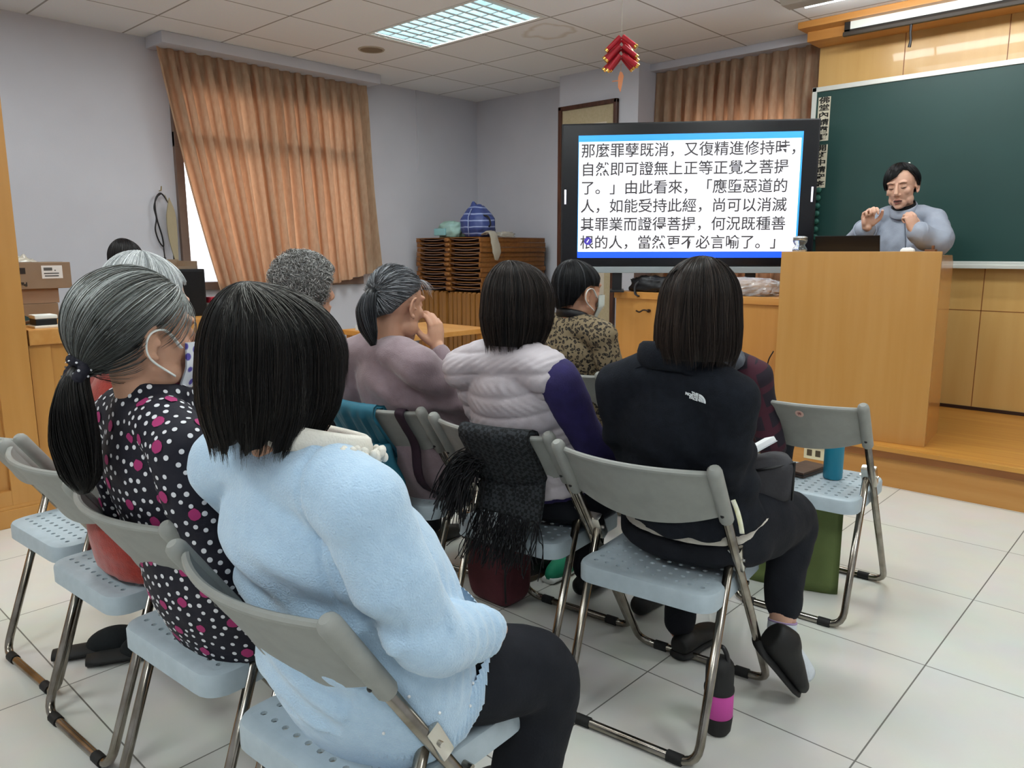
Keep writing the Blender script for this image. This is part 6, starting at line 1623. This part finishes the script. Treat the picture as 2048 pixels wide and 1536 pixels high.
# facial features
M_lid = mat('lash_line', '#2a1a14', .6); M_brow = mat('thin_brow', '#5a4034', .8); M_lip = mat('lip', '#8c4f48', .45); M_mouth = mat('mouth_dark', '#3a1a18', .6)
for s in (1, -1):
    v, f = tube([(s * x, y, z) for x, y, z in ((.018, .0790, -.001), (.025, .0805, -.0035), (.033, .0795, -.004), (.041, .0750, -.0015), (.045, .0715, .001))], [.001, .0020, .0024, .0020, .001], 6)
    link_mesh('eyelid_line', xf(p.M, v) - R0, f, M_lid, p.root, True)
    v, f = tube([(s * x, y, z) for x, y, z in ((.016, .0890, .021), (.027, .0890, .026), (.039, .0835, .026), (.047, .0765, .020))], [.0016, .0024, .0022, .001], 6, flat=.6)
    link_mesh('eyebrow', xf(p.M, v) - R0, f, M_brow, p.root, True)
G_ = lambda pts, r, m, n: link_mesh(n, xf(p.M, tube(pts, r, 8)[0]) - R0, tube(pts, r, 8)[1], m, p.root, True)
G_([(-.023, .0800, -.073), (-.012, .0905, -.0705), (0, .0935, -.0715), (.012, .0905, -.0705), (.023, .0800, -.073)], [.001, .0042, .0048, .0042, .001], M_mouth, 'mouth')
G_([(-.023, .0805, -.070), (-.010, .0930, -.0645), (0, .0955, -.0655), (.010, .0930, -.0645), (.023, .0805, -.070)], [.001, .0028, .0026, .0028, .001], M_lip, 'upper_lip')
G_([(-.021, .0795, -.077), (-.010, .0900, -.0805), (0, .0925, -.0815), (.010, .0900, -.0805), (.021, .0795, -.077)], [.001, .0034, .0040, .0034, .001], M_lip, 'lower_lip')
def hem10(th):
    d = np.degrees((th - PI / 2 + PI) % (2 * PI) - PI)     # 0 front, + towards person's left ear
    return np.interp(d, [-180, -130, -105, -88, -70, -50, -20, 0, 12, 30, 50, 68, 88, 105, 130, 180], [-.085, -.075, -.045, -.042, -.030, .004, .026, .040, .060, .074, .068, .030, -.028, -.036, -.065, -.085])
h = Hair(p.M, (.092, .110, .104), (0, -.012, .024), (.012, .0), hem10, ((0, 1), (-.05, .92), (-.09, .8)), 101)
h.cap((.006, .006, .007), k=.98); h.fall(2600, ['#0a0a0b', '#101012', '#18181b'], .0008, 12, (0, .5), (-.02, .02), .06, endj=.03); h.build(p.root, M_hair)
# ================================================================ belongings on and under the chairs
d_ = np.array([0, .515, -.763]); d_ /= np.linalg.norm(d_); N_ = np.array([0, .829, .559])
def back_pt(u, v, off):
    """chair-local point on the backrest: u -1..1 across, v metres down from the top edge, off > 0 towards the front"""
    return np.array([u * .2, FY + .018, FZ - .018]) + d_ * v + np.array([0, -.052 * (1 - u * u), 0]) + N_ * off
def chair_M(t):
    a = t.rotation_euler[2]; M = np.eye(4); M[:2, :2] = [[math.cos(a), -math.sin(a)], [math.sin(a), math.cos(a)]]; M[:3, 3] = t.location; return M
def drape(t, u0, u1, front, back, nu=26, nv=44, fold=.006, seed=0, hang=.0, thick=.008):
    """cloth over the backrest top: returns world verts, faces of a thin closed sheet"""
    rg = np.random.default_rng(seed); A = []; B = []; M = chair_M(t)
    L = front + back + .03
    for i in range(nu):
        u = u0 + (u1 - u0) * i / (nu - 1)
        for j in range(nv):
            s = L * j / (nv - 1)
            w = fold * noise.noise(Vector((u * 9 + seed, s * 5, seed))) + fold * .6 * math.sin(u * 15 + seed + s * 6)
            if s < front: q = back_pt(u, front - s, .018 + abs(w)); nn = N_
            elif s < front + .03:
                a = PI * (s - front) / .03; q = back_pt(u, -.014 * math.sin(a) - .004, .014 * math.cos(a)); nn = N_ * math.cos(a) - d_ * math.sin(a)
            else:
                v = s - front - .03; q = back_pt(u, v, -.013 - abs(w) * 1.2); nn = -N_
                lim = .135 + .055 * (1 - u * u)
                if v > lim:   # hangs free below the panel: drop straight down
                    q0 = back_pt(u, lim, -.013); q = q0 + np.array([0, -.012 - abs(w) * 2 - hang * (v - lim), -(v - lim) * 1.0]); nn = np.array([0, -1., 0])
            A.append(q + nn * thick * .5); B.append(q - nn * thick * .5)
    A = xf(M, A); B = xf(M, B); n1 = nu * nv; F = []
    for i in range(nu - 1):
        for j in range(nv - 1):
            a = i * nv + j; F.append((a, a + 1, a + nv + 1, a + nv)); F.append((n1 + a, n1 + a + nv, n1 + a + nv + 1, n1 + a + 1))
        F.append((i * nv, (i + 1) * nv, n1 + (i + 1) * nv, n1 + i * nv)); e = nv - 1; F.append((i * nv + e, n1 + i * nv + e, n1 + (i + 1) * nv + e, (i + 1) * nv + e))
    for i in (0, nu - 1):
        for j in range(nv - 1):
            a = i * nv + j; F.append((a, n1 + a, n1 + a + 1, a + 1))
    return np.concatenate([A, B]), F, A.reshape(nu, nv, 3)
def world_obj(name, V, F, m, label, cat, smooth=True):
    V = np.asarray(V); c = V.mean(0); c[2] = V[:, 2].min(); o = link_mesh(name, V - c, F, m, None, smooth); o.location = c; return tag(o, label, cat)

# teal jacket and bag strap on the mauve person's chair
M_teal = mat('teal_nylon', '#1c5d72', .6, col2='#256b80', scale=9, bump=.35, bscale=30)
V, F, A = drape(CHAIRS['mauve'], -1.02, .30, .10, .24, 30, 48, .012, 3, thick=.012)
tj = world_obj('teal_jacket', V, F, M_teal, 'teal jacket draped over the chair back behind the mauve sweatshirt', 'jacket')
g = G(); M = chair_M(CHAIRS['mauve'])
L = [xf(M, [back_pt(.12, .12, -.03)])[0], xf(M, [back_pt(.2, .22, -.05)])[0] + np.array([0, -.01, -.02]), xf(M, [back_pt(.35, .22, -.05)])[0] + np.array([.02, -.02, -.10]), xf(M, [back_pt(.45, .22, -.05)])[0] + np.array([.03, -.02, -.17])]
P = smooth_path(L, 6) - np.array(tj.location); v, f = tube(P, np.interp(np.linspace(0, 1, len(P)), [0, .3, .8, 1], [.055, .062, .052, .04]), 18, flat=.35, ref=(1, 0, 0))
v = v + np.array([[.008 * noise.noise(Vector(tuple(q * 16))), .008 * noise.noise(Vector(tuple(q * 16 + 4))), 0] for q in v]); link_mesh('sleeve', v, f, M_teal, tj, True)
M_strap = mat('dark_plum_webbing', '#2a1826', .8, bump=.3, bscale=300)
MB = np.array([-1.80, 1.87, 0.0])
mb = thing('maroon_bag', 'dark maroon cloth bag on the floor under the chairs, its plum strap looped over the chair back', 'bag', MB)
mb['label'] = 'dark maroon cloth bag on the floor, its plum strap looped over a chair back'
g = G(); v, f = ell((0, 0, .14), (.11, .075, .14), 36, 20); v = np.array(v); e = v - np.array([0, 0, .14]); e = np.sign(e) * np.abs(e / np.array([.11, .075, .14])) ** .45 * np.array([.11, .075, .14]); v = e + np.array([0, 0, .14]); v[:, 2] = np.maximum(v[:, 2], .002)
v += np.array([[.006 * noise.noise(Vector(tuple(q * 14))), .006 * noise.noise(Vector(tuple(q * 14 + 3))), 0] for q in v]); g.add(v, f); g.build('body', mat('maroon_canvas', '#4a1c24', .8, col2='#54222b', scale=12, bump=.3, bscale=120), mb, True)
G().box((-.112, -.077, .225), (.112, .077, .236), .004).build('zip_band', mat('near_black_webbing', '#151015', .8), mb)
G().tube(smooth_path([(.10, -.075, .23), (.115, -.09, .18), (.11, -.085, .10), (.118, -.09, .05)], 5), .004, 6).build('zip_cord', M_black, mb, True)
M = chair_M(CHAIRS['mauve'])
L = [xf(M, [back_pt(.70, v_, o_)])[0] for v_, o_ in ((.20, .024), (.08, .018), (.0, .014), (-.012, 0), (.0, -.014), (.06, -.014), (.13, -.016))] + [xf(M, [back_pt(.78, .20, -.03)])[0] + np.array([.0, -.0, -.08]), MB + np.array([.03, -.07, .36]), MB + np.array([.06, -.05, .25])]
P = smooth_path(L, 6) - MB; v, f = tube(P, [(.019, .0022)] * len(P), 8, ref=(.97, .2, 0)); link_mesh('strap', v, f, M_strap, mb, True)

# black houndstooth scarf
def hound():
    m = mat('dark_houndstooth', '#14161a', .9, bump=.3, bscale=160); N, L, b = nodes_of(m); tc = N.new('ShaderNodeTexCoord'); ck = N.new('ShaderNodeTexChecker'); ck.inputs['Scale'].default_value = 95
    ck.inputs['Color1'].default_value = lin('#0e1013'); ck.inputs['Color2'].default_value = lin('#2b2f33'); mp = N.new('ShaderNodeMapping'); mp.inputs['Rotation'].default_value = (.6, .0, .2); L.new(tc.outputs['Object'], mp.inputs[0]); L.new(mp.outputs[0], ck.inputs['Vector']); L.new(ck.outputs['Color'], b.inputs['Base Color']); return m
M_hound = hound()
V, F, A = drape(CHAIRS['vest'], -.30, .78, .09, .27, 26, 46, .008, 9, hang=.15, thick=.014)
sc = world_obj('scarf', V, F, M_hound, 'black houndstooth scarf with a long fringe hung over a chair back', 'scarf')
rg = np.random.default_rng(5); B = A[:, -1]
P = []
for k in range(150):
    i = rg.uniform(0, len(B) - 1); a = B[int(i)] + (B[min(int(i) + 1, len(B) - 1)] - B[int(i)]) * (i % 1); t = np.linspace(0, 1, 10)[:, None]
    P.append(a + t * np.array([rg.normal(-.03, .03), rg.normal(-.01, .015), -.12 - rg.uniform(0, .05)]) + np.sin(t * rg.uniform(3, 8)) * rg.normal(0, .006, 3))
A0 = A[:6, int(46 * .55)]
for k in range(170):   # the other end, swept to the left
    a = A0[rg.integers(0, 6)] + rg.normal(0, .012, 3); t = np.linspace(0, 1, 10)[:, None]
    dx = rg.uniform(-.13, -.02); P.append(a + t * np.array([dx, rg.normal(-.03, .015), .03]) + t ** 2 * np.array([0, 0, -.14 - rg.uniform(0, .08)]) + np.sin(t * 6) * rg.normal(0, .005, 3))
P = np.array(P); v, f = strands_mesh(P, np.full(P.shape[:2], .0016)); o = link_mesh('fringe', v - np.array(sc.location), f, mat('black_yarn', '#16171b', .9), sc, True); o['kind'] = 'stuff'

# things in the lap of the black jacket person
pc = thing('quilted_pouch', 'dark grey quilted pouch on the lap of the black logo jacket person', 'pouch', at(1524, 955, 2.02))
Mx = frame((0, 0, 0), (-.55, .83, 0), (0, 0, 1)); Mx[:3, 3] = 0
g = G(); v, f = ell((0, 0, 0), (1, 1, 1), 36, 20); v = np.sign(v) * np.abs(v) ** .5 * np.array([.076, .060, .058]); v[:, 2] += .20 * v[:, 0] * (v[:, 2] > 0); v += np.array([[.003 * noise.noise(Vector(tuple(q * 30))), 0, .005 * noise.noise(Vector(tuple(q * 20 + 7)))] for q in v]); g.add(xf(Mx, v), f)
g.build('body', mat('charcoal_quilting', '#37363a', .8, col2='#2e2d31', scale=20, bump=.5, bscale=50), pc, True)
G().tube([xf(Mx, [q])[0] for q in ((.070, -.045, -.045), (.072, -.04, .055), (.02, -.058, .045), (-.05, -.058, .030))], .0035, 6).build('piping', M_black, pc, True)
G().tube([xf(Mx, [q])[0] for q in smooth_path([(-.055, -.055, .0), (-.08, -.07, -.01), (-.09, -.07, -.03), (-.075, -.065, -.045), (-.055, -.055, -.03)], 5)], .010, 8, flat=.4).build('wrist_loop', M_black, pc, True)
rbn = tag(G().tube(smooth_path([(0, 0, 0), (.010, 0, -.02), (.022, -.005, -.045), (.028, -.005, -.07)], 5), .006, 8, flat=.35, ref=(1, 0, 0)).build('ribbon_tag', mat('cream_yellow_ribbon', '#d5d3a0', .7, col2='#e6e6dc', scale=40), None, True), 'cream and yellow ribbon tag hanging at the hip of the black jacket', 'ribbon'); rbn.location = at(1466, 1000, 1.70)
bk = thing('white_book', 'open white booklet held on the lap beside the black jacket sleeve', 'book', at(1502, 902, 1.97))
Mb = frame((0, 0, 0), (.55, .70, .46), (-.5, -.1, .85)); Mb[:3, 3] = 0
g = G(); g.box((-.05, -.06, -.006), (.022, .065, .007), .002, M=Mb); g.build('pages', mat('page_white', '#e4e6e8', .7), bk)
g = G(); g.box((-.051, -.061, -.0085), (.0235, .066, -.0062), .001, M=Mb); g.build('cover', mat('pale_cover', '#c8ccd2', .6), bk)

# bottle, wallet on the free chair
SZ = .4325
wl = thing('wallet', 'brown zip wallet lying flat on the free chair seat beside the teal bottle', 'wallet', (-1.067, 2.745, SZ), math.radians(-8))
g = G(); g.box((-.046, -.085, 0), (.046, .085, .020), .006); g.build('body', mat('brown_leather', '#4a372c', .5, col2='#544034', scale=20, bump=.2, bscale=120), wl)
g = G(); g.box((-.047, -.0865, .008), (.047, .0865, .012), .001); g.build('zip', M_black, wl)
tb = thing('teal_bottle', 'teal cylindrical bottle standing on the free chair seat', 'bottle', (-.960, 2.735, SZ))
G().lathe([(0, 0), (.030, 0), (.033, .004), (.0335, .12), (.0335, .128)], 28).build('body', mat('teal_enamel', '#1e7d96', .35), tb, 'auto')
G().lathe([(.0338, .128), (.0338, .176), (.031, .182), (0, .184)], 28).build('lid', mat('teal_enamel_lid', '#22859f', .3), tb, 'auto')
# green shopping bag below it
gbg = thing('green_tote_bag', 'olive green flower-printed tote bag standing under the free chair', 'bag', (-1.068, 2.712, 0), math.radians(18))
GW, GH = .155, .40
v = []; nu, nv = 14, 14
for s_ in (-1, 1):
    for i in range(nu):
        for j in range(nv):
            x = -GW + 2 * GW * i / (nu - 1); z = GH * j / (nv - 1); y = s_ * (.045 * (1 - .75 * j / (nv - 1)) * (1 - .3 * abs(x / GW) ** 3)) + .006 * noise.noise(Vector((x * 12, z * 12, s_)))
            v.append((x, y, z + .002))
F = []; n1 = nu * nv
for i in range(nu - 1):
    for j in range(nv - 1):
        a = i * nv + j; F.append((a, a + nv, a + nv + 1, a + 1)); F.append((n1 + a, n1 + a + 1, n1 + a + nv + 1, n1 + a + nv))
    F.append((i * nv, n1 + i * nv, n1 + (i + 1) * nv, (i + 1) * nv))
for i in (0, nu - 1):
    for j in range(nv - 1): a = i * nv + j; F.append((a, a + 1, n1 + a + 1, n1 + a))
link_mesh('body', v, F, mat('olive_print_cloth', '#6b7a45', .75, col2='#59683a', scale=5, bump=.15, bscale=200), gbg, True)
def flower(cx, cz, r, y, n):
    g = G(); rg = np.random.default_rng(int(cx * 1000) % 97 + 3)
    for ring, cnt, k in ((1.0, n, .46), (.6, n - 2, .40), (.25, 3, .34)):
        for q in range(cnt):
            a = 2 * PI * q / cnt + rg.uniform(-.2, .2); x, z = cx + r * ring * .62 * math.cos(a), cz + r * ring * .62 * math.sin(a)
            g.lathe([(0, 0), (r * k, 0), (r * k * .9, .0008), (0, .001)], 12, mi=0 if ring > .8 else (1 if ring > .4 else 2), c=(0, 0, 0), M=[[1, 0, 0, x], [0, 0, -1, y - .0006 * (3 - ring * 2)], [0, 1, 0, z], [0, 0, 0, 1]])
    return g
MF = [mat('petal_pale', '#c9a8a0', .8), mat('petal_pink', '#a25a68', .8), mat('petal_deep', '#7d3040', .8)]
flower(-.055, .205, .036, -.0495, 9).build('printed_flower', MF, gbg); flower(-.022, .262, .017, -.0465, 6).build('printed_flower', MF, gbg)
g = G()
for (x, z, a) in ((-.02, .16, .5), (-.09, .165, 2.4), (-.05, .15, 1.4), (-.0, .235, .9)):
    g.prism([(0, 0), (.012, .01), (.034, 0), (.012, -.01)], 0, .001, M=[[math.cos(a), -math.sin(a), 0, x], [0, 0, -1, -.0485], [math.sin(a), math.cos(a), 0, z], [0, 0, 0, 1]])
g.build('printed_leaves', mat('leaf_print', '#2f5a34', .8), gbg)
lb = G().box((-.078, -.0525, .066), (.028, -.050, .128)).build('label', mat('navy_label', '#161d30', .6), gbg)
g = G(); g.box((-.068, -.0532, .096), (-.038, -.0524, .120)); g.build('label_emblem', mat('pale_print', '#9aa4b4', .7), lb)
for k, (x0, x1, z, h_) in enumerate(((-.034, -.004, .112, .006), (-.034, .020, .100, .006), (-.010, .020, .088, .006), (-.066, -.004, .080, .005))): G().box((x0, -.0532, z), (x1, -.0524, z + h_)).build('label_line', mat('pale_print'), lb)
for s_ in (-1,): G().tube(smooth_path([(-.07, s_ * .016, GH - .01), (-.06, s_ * .01, GH + .006), (0, 0, GH + .008), (.06, s_ * .01, GH + .006), (.07, s_ * .016, GH - .01)], 5), .007, 8, flat=.3).build('handle', mat('olive_print_cloth'), gbg, True)

# pink and black bottle on the floor
pk = thing('sports_bottle', 'black bottle with a pink middle band standing on the floor', 'bottle', (-.842, 1.695, 0))
G().lathe([(0, .002), (.028, .002), (.034, .012), (.037, .04), (.038, .052)], 30).build('base_boot', M_rubber, pk, 'auto')
G().lathe([(.0365, .052), (.0375, .054), (.0375, .118), (.0365, .120)], 30).build('pink_band', mat('magenta_silicone', '#c0479a', .6), pk, 'auto')
G().lathe([(.0385, .119), (.0390, .124), (.0385, .130), (.0360, .134), (.0362, .18), (.034, .195), (.026, .206), (.016, .212), (0, .214)], 30).build('black_body', M_rubber, pk, 'auto')
G().tube(smooth_path([(-.02, 0, .200), (-.012, 0, .232), (.004, 0, .240), (.016, 0, .225), (.022, 0, .202)], 5), .006, 8).build('carry_loop', M_black, pk, True)

# dark slippers below the left chairs, green shoes under the middle row
for k, (x, y, a, lb_) in enumerate(((-2.47, .74, -25, 'black slipper on the floor nearer the left edge'), (-2.36, .80, -25, 'black slipper on the floor nearer the polka dot blouse'))):
    r = thing('slipper', lb_, 'slipper', (x, y, 0), math.radians(a), 'black slippers under the red-dressed person')
    v, f = tube([(0, -.12, .016), (0, -.08, .016), (0, 0, .016), (0, .08, .016), (0, .13, .016), (0, .145, .016)], [(.03, .014), (.04, .014), (.042, .014), (.05, .014), (.042, .014), (.015, .010)], 18, ref=(1, 0, 0)); link_mesh('sole', v, f, M_rubber, r, True)
    v, f = ell((0, .055, .022), (.050, .085, .055), 22, 14); v = np.array(v); v[:, 2] = np.maximum(v[:, 2], .012); link_mesh('upper', v, f, mat('black_felt', '#14181a', .95, bump=.4, bscale=120), r, True)
for k, (x, y, a, lb_) in enumerate(((-1.765, 2.20, 8, 'green shoe with white sole under the chairs, right of the pair'), (-2.16, 2.17, 14, 'pale green shoe under the chairs beside the maroon bag'))):
    r = thing('green_shoe', lb_, 'shoe', (x, y, 0), math.radians(a))
    v, f = tube([(0, -.12, .014), (0, -.06, .014), (0, .05, .014), (0, .11, .014), (0, .135, .014)], [(.03, .013), (.038, .013), (.046, .013), (.038, .013), (.012, .010)], 18, ref=(1, 0, 0)); link_mesh('sole', v, f, M_white, r, True)
    v, f = ell((0, .0, .03), (.043, .125, .05), 22, 14); v = np.array(v); v[:, 2] = np.clip(v[:, 2], .020, .030 + .05); link_mesh('upper', v, f, mat('green_canvas' if k == 0 else 'pale_green_canvas', '#1f8f6a' if k == 0 else '#7fb79a', .7), r, True)
bpy.context.view_layer.update()
